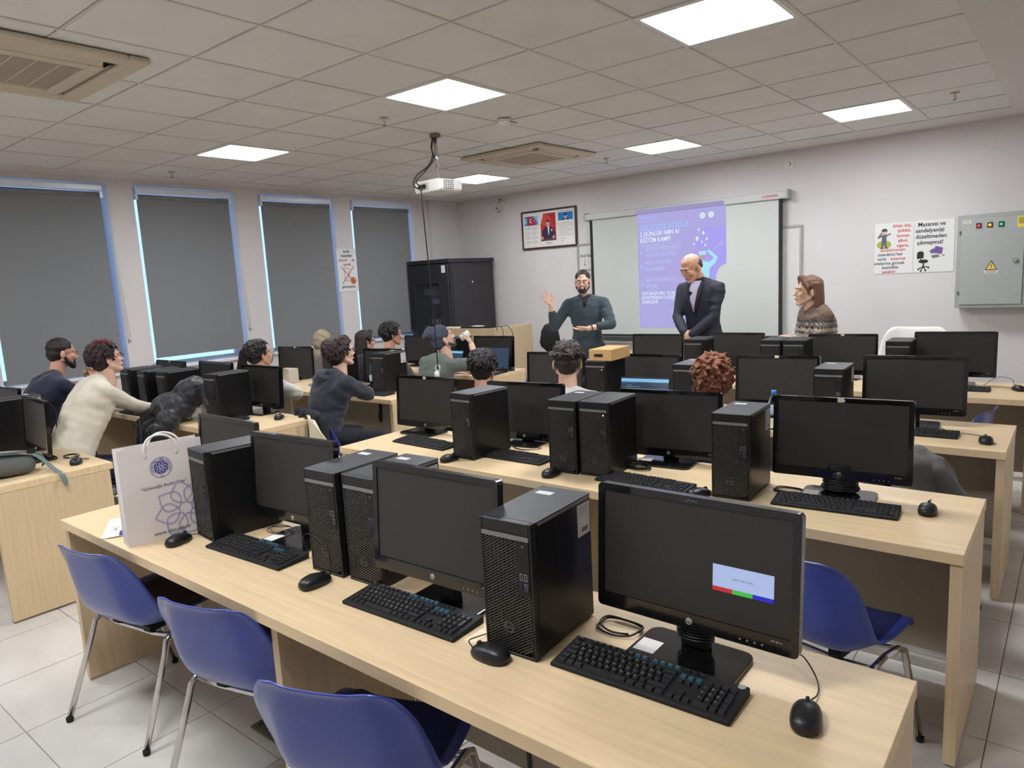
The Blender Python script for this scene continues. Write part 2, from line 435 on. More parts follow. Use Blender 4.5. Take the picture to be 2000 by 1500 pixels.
# projected slide: projector light put in as glowing flat shapes on the cloth, x,y measured from the slide's lower left corner
def em(name, c, s): return mat(name, (20,20,20), 1, spec=0, emit=c, es=s)
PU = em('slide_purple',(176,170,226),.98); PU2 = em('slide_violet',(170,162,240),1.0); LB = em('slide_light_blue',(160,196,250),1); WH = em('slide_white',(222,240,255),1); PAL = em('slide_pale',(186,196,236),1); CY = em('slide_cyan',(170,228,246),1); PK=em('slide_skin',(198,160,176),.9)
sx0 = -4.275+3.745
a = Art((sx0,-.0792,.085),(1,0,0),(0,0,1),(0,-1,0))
shadow_notch = [(0,0),(1.0,0),(1.0,.54),(1.01,.62),(1.04,.68),(1.075,.71),(1.13,.73),(1.13,1.372),(0,1.372)]  # lower right bite is the suited man's cast shadow, cut into the outline
a.poly(shadow_notch, PU, 1)
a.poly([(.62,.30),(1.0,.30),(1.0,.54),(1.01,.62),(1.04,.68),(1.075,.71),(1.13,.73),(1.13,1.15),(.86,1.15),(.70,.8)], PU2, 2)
a.text('GELECEĞİ KODLA',.035,1.172,.093,LB,3,bold=.022,rot=.015,sx=.84)
a.text('2 GÜNLÜK N8N AI',.035,1.105,.074,WH,3,bold=.016,rot=.015,sx=.84); a.text('EĞİTİM KAMPI',.035,1.030,.074,WH,3,bold=.016,rot=.015,sx=.84)
a.line([(.03,1.0),(.60,1.01)],.006,PAL,3)
for i,(l1,l2,y) in enumerate([('GELECEĞİN MESLEKLERİ İLE','GELECEĞİ KODLUYORUZ',.905),('KODLA YAPAY ZEKA','PROGRAMLAMA',.735),('BLOK UYGULAMALARI İLE','KODLAMA',.53)]):
    a.text(l1,.10,y+.03,.072,PAL,3,sx=.52,bold=.012); a.text(l2,.10,y-.045,.068,PAL,3,sx=.52,bold=.012); a.poly([(.035,y-.03),(.075,y),(.035,y+.03)],LB,3)
for i,l in enumerate(['SON BAŞVURU 18 ARALIK','KONTENJAN 15 KİŞİYLE','SINIRLIDIR']): a.text(l,.04,.400-.052*i,.056,WH,3,bold=.012,sx=.84)
a.text('QR KODU OKUT',.42,.19,.05,PAL,3,sx=.8); a.text('VE',.52,.13,.05,PAL,3,sx=.8); a.text('KAYIT OL',.47,.07,.05,PAL,3,sx=.8)
for cx in (.85,.955): a.disc(cx,1.285,.034,WH,3); a.ring(cx,1.285,.012,.019,LB,4)
for k in range(5): a.line([(.05+.03*k,1.33-.01*k),(.12+.035*k,1.345-.006*k)],.006,LB,3)
for (x,y,r) in ((.80,1.13,.012),(.86,1.09,.016),(.78,1.03,.02),(.84,.99,.012),(.90,1.02,.014),(.74,.97,.01),(.88,.95,.012)): a.poly([(x-r,y),(x,y+r*1.6),(x+r,y),(x,y-r*1.6)],WH,3)
a.poly([(.70,.62),(.76,.74),(.85,.77),(.93,.76),(.985,.80),(.90,.88),(.92,.90),(1.03,.81),(1.0,.74),(.93,.69),(.92,.56),(.72,.56)],CY,3)
a.disc(.845,.85,.045,PK,4,.055); a.rect(.80,.84,.89,.885,CY,5); a.disc(.71,.72,.035,WH,3); a.line([(.70,.73),(.72,.79)],.014,WH,3)
for k in range(3): a.line([(.98+.03*k,.90+.03*k),(1.03+.02*k,.93+.02*k),(1.11,.94+.02*k)],.005,PAL,3)
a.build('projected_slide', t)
a = Art((sx0-.01,-.1112,1.457),(1,0,0),(0,0,1),(0,-1,0)); a.rect(.01,.0,1.13,.05,em('spill',(170,166,214),.8),1); a.build('slide_edge_on_housing', t)  # projector light reaching the housing, put in as a glowing strip

# framed three-panel picture
t = thing('framed_picture', 'dark framed picture of three panels with a red flag, a portrait and printed text', 'picture', WP(-5.68,2.055), ang)
m = MB()
for x in (-.465,.44): m.box(x,x+.025,-.03,-.002,0,.52)
for z in (0,.495): m.box(-.44,.44,-.03,-.002,z,z+.025)
m.build('frame', mat('dark_wood',(66,46,42),.4), t, bevel=.004)
MB().box(-.44,.44,-.018,-.004,.025,.495).build('backing', PAPER, t)
a = Art((-.44,-.0185,.025),(1,0,0),(0,0,1),(0,-1,0))
SKYB=mat('print_sky',(70,130,190),.7); FR=mat('print_red',(176,40,48),.7); NV=mat('print_navy',(46,42,66),.7); GR=mat('print_grey',(150,148,140),.8); WT=mat('print_white',(224,224,216),.7); SK=mat('print_skin',(190,160,140),.7); BL2=mat('print_blue',(20,120,190),.7); BR2=mat('print_brown',(96,56,56),.7); LBX=mat('print_pale_blue',(150,190,215),.7)
GOLD=mat('print_gold',(196,176,116),.7)
for x0,x1 in ((.02,.275),(.30,.575),(.60,.86)):
    for (p,q) in (((x0,.02),(x1,.02)),((x1,.02),(x1,.45)),((x1,.45),(x0,.45)),((x0,.45),(x0,.02))): a.line([p,q],.004,GOLD,2)
a.rect(.03,.30,.265,.425,SKYB,2); a.poly([(.19,.425),(.265,.425),(.265,.33)],LBX,3); a.rect(.03,.33,.07,.40,LBX,3)
a.poly([(.095,.302),(.095,.42),(.15,.415),(.20,.385),(.225,.33),(.225,.302)],FR,3); a.rect(.084,.30,.092,.425,NV,3)
a.disc(.150,.362,.030,WT,4); a.disc(.159,.363,.024,FR,5)
def star(a,cx,cy,r,m,l,rot=0): a.poly([(cx+(r if k%2==0 else r*.4)*math.cos(rot+k*PI/5), cy+(r if k%2==0 else r*.4)*math.sin(rot+k*PI/5)) for k in range(10)],m,l)
star(a,.190,.362,.011,WT,6,PI)
for c in (.035,.15):
    for g in range(4):
        for k in range(4): a.line([(c,.275-g*.062-k*.012),(c+.10-.02*(k==3),.275-g*.062-k*.012)],.0035,GR,2)
a.rect(.31,.075,.565,.44,FR,2); a.disc(.40,.35,.085,mat('print_red2',(198,70,60),.7),3,.08); a.poly([(.31,.30),(.36,.44),(.31,.44)],WT,4)
a.poly([(.33,.10),(.335,.21),(.385,.255),(.42,.27),(.455,.27),(.52,.24),(.55,.19),(.555,.10)],NV,4); a.poly([(.425,.27),(.455,.27),(.45,.16),(.44,.15)],WT,5)
a.disc(.435,.305,.03,SK,5,.04); a.poly([(.405,.33),(.415,.352),(.455,.352),(.466,.33),(.462,.30),(.455,.325),(.41,.325)],NV,6); a.rect(.485,.20,.505,.225,WT,5)
a.rect(.31,.075,.565,.105,BR2,6); a.disc(.335,.115,.02,SK,7); a.disc(.525,.12,.02,SK,7)
for k in range(2): a.line([(.37+.03*k,.052-.014*k),(.51-.03*k,.052-.014*k)],.005,NV,2)
a.rect(.61,.325,.85,.43,BL2,2); a.poly([(.66,.325),(.70,.35),(.76,.35),(.80,.325)],NV,3); a.disc(.73,.378,.026,SK,3,.034); a.disc(.73,.398,.027,NV,4,.018); a.poly([(.715,.325),(.73,.345),(.745,.325)],WT,4)
for k in range(14): a.line([(.615,.30-k*.0135),(.845-(.1 if k in (5,10) else 0),.30-k*.0135)],.0035,GR,2)
a.line([(.63,.09),(.73,.09)],.004,NV,2); a.line([(.64,.05),(.67,.075),(.66,.05),(.70,.07)],.003,NV,2)
for k in range(20): 
    a.line([(.61+.0122*k,.443),(.615+.0122*k,.443)],.006,NV,3)
a.build('printed_sheet', t)

# signs right of the screen (two joined boards)
SBW = mat('sign_white',(222,222,218),.5)
def board(label, x, z0, wd, ht, draw):
    t = thing('wall_sign', label, 'sign', WP(x, z0), ang)
    MB().box(0,wd,-.006,-.001,0,ht).build('sign_board', SBW, t)
    a = Art((0,-.0063,0),(1,0,0),(0,0,1),(0,-1,0)); draw(a); a.build('printed_artwork', t)
def d1(a):
    L = [('Ahlak dışı,',RED,.155,.445),('şiddet,',RED,.20,.398),('kumar,',RED,.195,.350),('alkol,',RED,.205,.303),('sigara,',RED,.195,.256)]
    for s,m,x,y in L: a.text(s,x,y,.042,m,2,bold=.016,sx=.92 if x<.16 else 1)
    cs = [([('uyuşturucuyu',RED)],.207),([('özendirici her',INK)],.163),([('türlü ',INK),('internet',RED)],.120),([('sitelerine girmek',INK)],.078),([('kesinlikle',INK)],.037),([('yasaktır .',RED)],-.004+.0)]
    for parts, y in cs:
        n = sum(len(p[0]) for p in parts); x = .17-n*.0102
        for s, m in parts: a.text(s,x,y+.012,.040,m,2,bold=.016); x += len(s)*.0196
    # saluting officer drawing on a yellow disc
    a.disc(.082,.285,.066,mat('print_olive',(176,168,72),.7),2,.040)
    G = mat('print_uniform',(92,100,118),.7)
    a.poly([(.06,.28),(.062,.36),(.055,.375),(.07,.385),(.10,.385),(.115,.375),(.105,.36),(.103,.28)],G,3)
    a.poly([(.05,.385),(.022,.355),(.03,.345),(.06,.362)],G,3); a.line([(.028,.352),(.062,.405)],.012,G,3); a.line([(.11,.375),(.145,.392)],.013,G,3); a.disc(.15,.397,.012,WT,4)
    a.disc(.085,.402,.02,mat('print_face',(222,176,140),.7),4,.022); a.poly([(.058,.412),(.062,.432),(.085,.442),(.108,.432),(.112,.412)],mat('print_cap',(60,64,72),.7),5)
    a.line([(.066,.28),(.064,.255)],.016,G,3); a.line([(.098,.28),(.1,.255)],.016,G,3); a.line([(.05,.252),(.074,.252)],.01,NV,4); a.line([(.092,.252),(.115,.252)],.01,NV,4)
board('white safety notice with red and black lettering and a saluting officer drawing', -1.635,1.522,.338,.49,d1)
def d2(a):
    for s,y,x in (('Masanızı ve',.435,.03),('sandalyenizi',.378,.012),('düzeltmeden',.322,.012),('çıkmayınız!',.265,.025)): a.text(s,x,y,.054,INK,2,bold=.017,sx=.93)
    B = mat('print_black',(34,34,38),.6); PUR = mat('print_purple',(116,84,150),.6); GRY=mat('print_mid_grey',(110,112,116),.6)
    a.poly([(.03,.13),(.03,.185),(.045,.20),(.075,.20),(.088,.185),(.085,.135)],B,2); a.disc(.085,.105,.042,B,3,.018); a.line([(.06,.13),(.07,.10)],.008,B,3); a.line([(.085,.095),(.085,.055)],.012,B,2)
    for dx,dy in ((-.04,-.018),(.045,-.005),(.02,-.032),(-.02,-.036)): a.line([(.085,.055),(.085+dx,.055+dy)],.009,B,2); a.disc(.085+dx,.048+dy,.008,B,3)
    a.poly([(.15,.185),(.185,.245),(.245,.225),(.235,.165)],PUR,3); a.poly([(.13,.20),(.165,.225),(.18,.18),(.15,.175)],GRY,2); a.poly([(.145,.155),(.20,.165),(.225,.145),(.165,.13)],GRY,3); a.disc(.25,.155,.012,GRY,3,.006)
board('white notice reading Masanızı ve sandalyenizi with an office chair picture', -1.292,1.522,.335,.49,d2)

# electrical cabinet
t = thing('electrical_cabinet', 'grey steel electrical cabinet with red, amber and green lamps beside the notices', 'electrical cabinet', WP(-.91,1.19), ang)
MB().box(0,.95,-.2,-.002,0,.83).build('housing', GREYM, t, bevel=.004)
d = MB().box(.035,.50,-.212,-.2,.03,.79).build('door', mat('cabinet_door',(166,170,164),.4,metal=.1), t, bevel=.003)
MB().box(.515,.915,-.212,-.2,.03,.79).build('door', MATS['cabinet_door'], t, bevel=.003)
m = MB().lathe([(.02,0),(.02,-.01),(.012,-.018),(.012,-.024)],(.445,-.212,.41),16,'y').build('door_lock', CHROME, d)
for k,(c) in enumerate(((224,60,84),(236,176,60),(52,190,130))):
    x = .165+.083*k; o = MB().box(x-.02,x+.02,-.218,-.212,.705,.75).build('lamp_housing', BLK, d)
    MB().lathe([(.013,-.0),(.013,-.006),(.008,-.01)],(x,-.218,.727),16,'y').build('indicator_lamp', mat('lamp_%d'%k,c,.3,emit=c,es=.8), d)
a = Art((.035,-.2125,.03),(1,0,0),(0,0,1),(0,-1,0))
a.poly([(.19,.305),(.28,.305),(.235,.39)],NV,1); a.poly([(.20,.311),(.27,.311),(.235,.377)],YEL,2); a.line([(.243,.362),(.228,.342),(.242,.338),(.23,.318)],.005,NV,3)
a.rect(.185,.275,.285,.30,mat('label_cream',(220,216,196),.6),1)
for k in range(2): a.line([(.195,.294-.011*k),(.275,.294-.011*k)],.004,RED if k==0 else NV,2)
a.rect(.008,.725,.07,.75,mat('label_cream',(220,216,196),.6),1); a.line([(.015,.737),(.06,.737)],.004,NV,2)
a.rect(.41,.66,.46,.755,YEL,1); a.rect(.42,.69,.46,.745,mat('label_olive',(168,158,60),.6),2)
a.build('label', d)
for z in (.12,.66): MB().box(.02,.034,-.214,-.2,z,z+.03).build('hinge', GREYD, t)
# socket, small camera above the picture
t = thing('wall_socket', 'white wall socket high above the projection screen', 'socket', WP(-2.48,2.67), ang)
MB().rbox(-.04,.04,-.012,-.001,0,.08,.01).build('plate', WHITE, t); MB().lathe([(.028,0),(.028,-.004),(.02,-.004),(.02,.004)],(0,-.012,.04),18,'y').build('outlet', OFFW, t)
MB().rbox(-.012,.012,-.035,-.016,.02,.055,.005).build('plug', WHITE, t)
t = thing('security_camera', 'small white camera on a wire bracket above the framed picture', 'camera', WP(-6.50,2.70), ang)
MB().rbox(-.025,.025,-.11,-.06,-.07,.03,.01).build('camera_body', OFFW, t); MB().lathe([(.012,0),(.012,-.006)],(0,-.11,-.04),12,'y').build('lens', GREYD, t)
MB().tube([(0,-.002,.09),(0,-.05,.09),(.0,-.085,.03)],.006,8).tube([(-.05,-.002,.12),(.03,-.03,.06),(.05,-.002,.10)],.003,6).build('bracket', GREYD, t)
# sign on the window pier
t = thing('wall_sign', 'white notice on the window pier with a crossed-out cup and red lettering', 'sign', (XL+.001,5.86,1.62), PI/2)
MB().box(-.15,.15,-.006,-.001,0,.55).build('sign_board', SBW, t)
a = Art((-.15,-.0063,0),(1,0,0),(0,0,1),(0,-1,0))
a.text('Sınıfa',.15,.50,.048,INK,2,bold=.016,align='CENTER'); a.text('kesinlikle',.15,.445,.048,INK,2,bold=.016,align='CENTER'); a.text('yiyecek',.02,.39,.046,RED,2,bold=.016); a.text('ve',.23,.39,.046,INK,2,bold=.016); a.text('içecek',.15,.335,.048,RED,2,bold=.016,align='CENTER')
for p,q in (((.09,.30),(.10,.14)),((.10,.14),(.16,.14)),((.16,.14),(.17,.30)),((.17,.30),(.09,.30))): a.line([p,q],.005,GREYD,2)
a.line([(.05,.32),(.25,.12)],.009,RED,3); a.line([(.25,.32),(.05,.10)],.009,RED,3)
OR = mat('print_orange',(214,120,52),.7); a.disc(.23,.14,.045,NV,2); a.disc(.23,.14,.041,OR,3); a.line([(.20,.165),(.26,.12)],.006,NV,4); a.line([(.195,.135),(.25,.105)],.006,NV,4)
a.text('getirmeyiniz.',.15,.05,.048,INK,2,bold=.016,align='CENTER',sx=.9); a.build('printed_artwork', t)

# ------------------------------------------------------------------ ceiling objects
CASB = mat('cassette_beige',(196,184,162),.5)
def cassette(label, x, y, rz):
    t = thing('air_conditioner', label, 'air conditioner', (x,y,ZC), rz, 'ceiling cassette air units')
    m = MB(); 
    m.box(-.475,.475,-.475,-.37,-.03,0); m.box(-.475,.475,.37,.475,-.03,0); m.box(-.475,-.37,-.37,.37,-.03,0); m.box(.37,.475,-.37,.37,-.03,0)
    m.build('frame', CASB, t, bevel=.012, bseg=3)
    m = MB().box(-.37,.37,-.37,.37,-.012,0); m.build('air_slot', mat('slot_dark',(60,56,52),.8), t)
    for k in range(4):
        M = Matrix.Rotation(k*PI/2,4,'Z') @ Matrix.Translation((0,.338,-.026)) @ Matrix.Rotation(.5,4,'X')
        MB().obox(M,.60,.04,.006).build('louver', CASB, t, bevel=.002)
    m = MB(); m.box(-.315,.315,-.315,-.25,-.042,-.01); m.box(-.315,.315,.25,.315,-.042,-.01); m.box(-.315,-.25,-.25,.25,-.042,-.01); m.box(.25,.315,-.25,.25,-.042,-.01); m.build('intake_panel', CASB, t, bevel=.006)
    m = MB()
    for k in range(31): m.box(-.25+.0165*k, -.25+.0165*k+.006, -.25,.25,-.036,-.028)
    for k in range(1,5): m.box(-.25,.25,-.25+.1*k-.004,-.25+.1*k+.004,-.037,-.027)
    stuff(m.build('grille', CASB, t))
    return t
cassette('large ceiling air unit in the top left corner of the view', -4.13,1.31,0)
cassette('ceiling air unit beyond the projector', -4.26,5.66,0)
t = thing('smoke_detector', 'round white smoke detector with a red tag on the ceiling', 'smoke detector', (-3.42,4.26,ZC))
MB().lathe([(.05,0),(.055,-.008),(.052,-.025),(.034,-.04),(.012,-.044)],n=24).build('body', WHITE, t)
MB().lathe([(.0525,-.013),(.0535,-.019)],n=24).build('vent_ring', BLK, t); MB().obox(Matrix.Translation((.085,.0,-.035)) @ Matrix.Rotation(.3,4,'Y'),.05,.025,.006).build('indicator_tag', mat('tag_red',(120,40,36),.4), t)
for lab,(x,y) in {'sprinkler head left of the projector':(-3.94,3.54),'sprinkler head near the far air unit':(-3.92,6.54),'sprinkler head beside the far right ceiling light':(-.81,6.32),'sprinkler head above the second window pier':(-6.84,3.40),'sprinkler head in the far left ceiling corner':(-7.0,6.62)}.items():
    t = thing('sprinkler', lab, 'sprinkler', (x,y,ZC), 0, 'ceiling sprinkler heads')
    MB().lathe([(.03,0),(.03,-.004),(.008,-.006),(.007,-.03),(.003,-.045)],n=14).build('pipe', OFFW, t); MB().lathe([(.014,-.046),(.014,-.048)],n=12).tube([(.009,0,-.02),(.012,0,-.035),(.004,0,-.047)],.0015,5).build('deflector', GREYD, t)
# projector
t = thing('projector', 'white projector hanging from the ceiling on a chrome pole', 'projector', (-4.09,4.2,ZC))
MB().box(-.03,.03,-.03,.03,-.03,0).build('ceiling_plate', mat('bracket_brown',(120,104,92),.5), t)
MB().tube([(0,0,-.02),(0,0,-.34)],.014,12).build('pole', CHROME, t)
rzp = rad(-4)
pb = MB(); pb.rbox(-.155,.155,-.12,.12,-.46,-.365,.03,axis='y',mi=0); pb = pb.build('projector_body', WHITE, t, bevel=.01, bseg=3); pb.rotation_euler = (0,0,rzp)
m = MB()
for r in range(5):
    for c in range(5): m.box(.154,.157,-.08+.022*c,-.066+.022*c,-.445+.014*r,-.437+.014*r)
m.build('vent', GREYD, pb)
m = MB().box(-.10,.02,-.1225,-.119,-.44,-.385); m.build('port_panel', OFFW, pb); 
m = MB().box(-.055,-.01,-.145,-.122,-.425,-.40).box(-.09,-.07,-.14,-.122,-.43,-.405); m.build('plug', BLK, pb)
MB().lathe([(.04,.0),(.04,.02),(.034,.022)],(-.06,.119,-.41),20,'y').build('lens', BLK, pb)
curve_tube('cable', [(-.02,-.01,-.03),(-.03,-.02,-.10),(-.01,-.03,-.17),(-.04,-.06,-.25),(-.10,-.12,-.31),(-.12,-.16,-.38),(-.09,-.16,-.42),(-.08,-.14,-.42)], .006, BLK, t)
curve_tube('cable', [(.0,-.02,-.03),(-.015,-.03,-.12),(-.012,-.02,-.2),(-.06,-.08,-.29),(-.10,-.14,-.36),(-.055,-.17,-.40),(-.04,-.14,-.41)], .005, BLK, t)
o = curve_tube('hanging_cable', [(-4.125,4.05,2.44),(-4.13,4.045,2.38),(-4.13,4.06,2.0),(-4.15,4.1,1.5),(-4.19,4.15,1.1),(-4.20,4.16,.95)], .005, BLK)
tag(o, 'thin black cable hanging down from the projector', 'cable')
bp = o
MB().lathe([(.018,-.05),(.022,-.04),(.022,-.012),(.008,0)],(-4.215,4.16,.94),14).build('plug', WHITE, bp); m = MB(); m.tube([(-4.2+.026*math.cos(k*PI/8), 4.16, .965+.026*math.sin(k*PI/8)) for k in range(17)],.004,6,caps=False); m.build('ring', WHITE, bp)
# ------------------------------------------------------------------ desks
DZ = .75
def desk(label, x0, x1, y0, y1, mids, rz=0, group='pale oak computer desks'):
    t = thing('computer_desk', label, 'desk', ((x0+x1)/2, y0, 0), rz, group)
    w = (x1-x0)/2; d = y1-y0
    MB().box(-w,w,0,d,DZ-.038,DZ).build('desktop', WOOD, t, bevel=.0015, bseg=1)
    for x in (-w, w-.038): MB().box(x+.002*(x<0),x+.038-.002*(x>0),.012,d-.02,.012,DZ-.038).build('side_panel', WOODV, t, bevel=.001, bseg=1)
    for x in mids: MB().box(x-(x0+x1)/2-.016,x-(x0+x1)/2+.016,.03,d-.10,.012,DZ-.038).build('middle_panel', WOODV, t)
    ms = [-w+.038]+[x-(x0+x1)/2 for x in mids]+[w-.038]
    for a, b in zip(ms[:-1], ms[1:]): MB().box(a+.018*(a>-w+.1),b-.018*(b<w-.1),d-.099,d-.081,.13,DZ-.038).build('back_panel', PANELG, t)
    MB().box(-w+.04,w-.04,d-.16,d-.12,.08,.10).build('cable_rail', WHITE, t)
    return t
R1 = desk('nearest pale oak desk running along the bottom of the view', -3.40,-.24,1.015,1.655,[-1.82])
R2 = desk('second right-hand pale oak desk, behind the nearest one', -3.37,-.245,2.48,3.12,[-1.81])
R3 = desk('third right-hand pale oak desk where three backs of heads show', -3.37,-.24,3.915,4.565,[-1.81])
R4 = desk('farthest right-hand pale oak desk, closest to the projection screen wall', -3.37,-.20,5.37,6.06,[-1.81])
L1 = desk('nearest left-hand pale oak desk with the grey backpack on it', -7.25,-4.33,1.0,1.60,[-5.8])
L2 = desk('second left-hand pale oak desk with the black puffer jacket on it', -7.25,-4.31,2.36,2.99,[-5.8])
L3 = desk('third left-hand pale oak desk where the hooded person leans', -7.25,-4.34,3.74,4.37,[-5.8])
L4 = desk('farthest left-hand pale oak desk in front of the black rack', -7.0,-4.43,5.04,5.66,[-5.8])

# ------------------------------------------------------------------ monitor
def make_monitor():
    t = thing('monitor', '', 'monitor')
    H = .325; W = .51; M = Matrix.Rotation(rad(-4),4,'X')
    MB().rbox(-.135,.135,-.09,.10,0,.012,.03,axis='z').build('base', GLOSS, t, bevel=.003)
    m = MB(); m.prism([(-.035,.045,.012),(.035,.045,.012),(.035,.075,.012),(-.035,.075,.012)],(0,-.01,.12)); m.build('neck', BLKM, t, bevel=.004)
    o = bpy.data.objects.new
    fr = MB(); r = .012
    # bezel ring: rounded outer, inner opening
    def ring(y0,y1,ix,iz0,iz1):
        outer=[];inner=[]
        for cx,cz,st in ((W/2-r,H-r,0),(-W/2+r,H-r,1),(-W/2+r,r,2),(W/2-r,r,3)):
            for k in range(5):
                a=(st+k/4)*PI/2; outer.append((cx+r*math.cos(a),cz+r*math.sin(a)))
                inner.append((ix if st in(0,3) else -ix, iz1 if st in(0,1) else iz0))
        n=len(outer); v=[(x,y0,z) for x,z in outer]+[(x,y0+.0,z) for x,z in inner]+[(x,y1,z) for x,z in outer]
        f=[(i,(i+1)%n,n+(i+1)%n,n+i) for i in range(n)]+[((i+1)%n,i,2*n+i,2*n+(i+1)%n) for i in range(n)]
        fr.add(v,f); fr.add([(x,y1,z) for x,z in outer],[tuple(range(n))[::-1]])
        fr.add([(x,y0,z) for x,z in inner]+[(x,y0+.004,z) for x,z in inner],[(i,(i+1)%n,n+(i+1)%n,n+i) for i in range(n)])
    ring(-.012,.012,W/2-.018,.038,H-.018)
    fr.rbox(-.17,.17,.012,.034,.06,H-.06,.03,axis='y')
    f = fr.build('frame', GLOSS, t, (0,.03,.075)); f.rotation_euler = (rad(-4),0,0)
    s = MB().box(-W/2+.0185,W/2-.0185,-.0088,-.004,.0385,H-.0185).build('screen', SCREEN, f)
    lg = MB().lathe([(.0085,0),(.0085,-.0015),(.0078,-.002)],(0,-.012,.0195),20,'y').build('logo', mat('logo_silver',(190,188,180),.35,metal=.4), f)
    a = Art((-.0062,-.0142,.0155),(1,0,0),(0,0,1),(0,-1,0)); a.text('hp',0,0,.012,GREYD,1,bold=.01); a.build('lettering', lg)
    for k in range(4): MB().lathe([(.0026,0),(.0026,-.0014),(.0012,-.0018)],(.125+.017*k,-.012,.012),10,'y').build('button', SILV, f)
    a = Art((.195,-.0126,.026),(1,0,0),(0,0,1),(0,-1,0)); a.text('HP 2211x'[:2]+' 2011x',0,0,.0065,OFFW,1); a.build('lettering', f)
    return t
mon = make_monitor(); mon_used = [False]
# cx, cy, yaw, top height, label
G_M = 'black widescreen desktop monitors'
MON = [(-.695,1.452,0,1.146,'black monitor on the nearest desk showing a small colour-bar test box'),
 (-1.385,1.275,2,1.163,'black monitor between the paired towers and the barcode-stickered tower on the nearest desk'),
 (-2.235,1.39,4,1.148,'black monitor on the nearest desk between the left tower and the paired towers'),
 (-3.035,1.575,-1,1.116,'black monitor on the nearest desk half hidden behind the paper bag'),
 (-3.175,2.98,1,1.10,'leftmost black monitor on the second right-hand desk, under the hanging cable'),
 (-2.43,3.04,6,1.092,'second black monitor from the left on the second right-hand desk'),
 (-1.53,3.03,6,1.10,'third black monitor from the left on the second right-hand desk, behind a coiled cable'),
 (-.715,2.875,5,1.142,'rightmost black monitor on the second right-hand desk, torn sticker on its top edge'),
 (-3.20,4.42,5,1.087,'leftmost black monitor on the third right-hand desk, behind the head with a faded haircut'),
 (-2.40,4.42,4,1.093,'black monitor on the third right-hand desk behind the open laptop'),
 (-1.48,4.43,7,1.106,'black monitor on the third right-hand desk between the curly head and a tower'),
 (-.705,4.355,5,1.133,'rightmost black monitor on the third right-hand desk'),
 (-3.07,5.90,3,1.09,'leftmost black monitor on the farthest right-hand desk, below the suited man'),
 (-2.345,5.94,0,1.104,'second black monitor from the left on the farthest right-hand desk'),
 (-1.465,5.93,4,1.10,'third black monitor from the left on the farthest right-hand desk, beside two paired towers'),
 (-.695,5.865,4,1.129,'rightmost black monitor on the farthest right-hand desk'),
 (-4.88,1.37,-4,1.12,'black monitor on the nearest left-hand desk beside the backpack'),
 (-5.72,1.45,3,1.13,'leftmost black monitor on the nearest left-hand desk, at the edge of the view'),
 (-6.20,2.82,0,1.125,'black monitor under the window pier on the second left-hand desk, left of the daylight strip'),
 (-5.47,2.84,0,1.136,'black monitor on the second left-hand desk below the daylight strip'),
 (-4.92,2.915,2,1.115,'black monitor at the right end of the second left-hand desk'),
 (-6.42,4.24,8,1.09,'black monitor on the third left-hand desk in front of the headscarf wearer'),
 (-5.06,4.27,5,1.092,'black monitor at the right end of the third left-hand desk behind the water bottle'),
 (-4.75,5.50,4,1.095,'black monitor at the right end of the farthest left-hand desk, behind the laptop with code'),
 (-5.85,5.50,0,1.09,'black monitor on the farthest left-hand desk beyond the short-haired man')]
MO = []
for k_, (x, y, yw, zt, lab) in enumerate(MON):
    s = (zt-DZ)/.398
    sc_ = max(s, .93); o = place(mon, mon_used, (x,y,DZ), rad(yw), lab, 'monitor', G_M, 1.0)
    for ch in o.children:
        if ch.name.startswith('frame'): ch.location.z = .075-(.398-(zt-DZ))
    # back edge of desk keeps the base on the top
    if k_ in (1,2):
        o.scale = (.93,1,1)
        for ch in o.children:
            if ch.name.startswith('base'): ch.location.y = .10 if k_ == 1 else .03
            if ch.name.startswith('neck'): ch.location.y = .03
    MO.append(o)
def frame_of(o): return [c for c in o.children if c.name.startswith('frame')][0]
def on_screen(o, fn, name='lettering'):
    a = Art((-.2365,-.0095,.0385),(1,0,0),(0,0,1),(0,-1,0)); fn(a); return a.build(name, frame_of(o))
def testbox(a):
    a.rect(.293,.084,.435,.137,mat('test_white',(20,20,20),.4,emit=(168,184,224),es=1),1)
    for k,c in enumerate(((196,40,48),(70,190,70),(36,40,200))): a.rect(.293+.04733*k,.074,.293+.04733*(k+1),.084,mat('test_%d'%k,(20,20,20),.4,emit=c,es=.9),2)
    a.text('Cable: Video Cable',.364,.107,.0065,GREYD,2,align='CENTER')
on_screen(MO[0], testbox, 'test_pattern')
CREAM = mat('torn_sticker',(206,198,174),.8)
for k in (7,4,10,14,18,21): 
    f = frame_of(MO[k]); MB().add([(-.012,-.0125,.308),(.010,-.0125,.308),(.016,-.0125,.314),(.010,-.0125,.3245),(-.012,-.0125,.3245)],[(0,1,2,3,4)]).build('torn_sticker', CREAM, f)
a = Art((.0,-.0126,.309),(1,0,0),(0,0,1),(0,-1,0))
for k in range(5): a.disc(-.01+.006*k,.005+.002*(k%2),.0012,GREYM,1)
a.build('scuff_mark', frame_of(MO[0]))
def base_note(o, x0=-.10, y0=.0): MB().box(x0,x0+.055,y0,y0+.06,.0122,.0135).build('paper_note', PAPER, o)
for k in (0,2,5,6,7): base_note(MO[k], -.125, -.035)

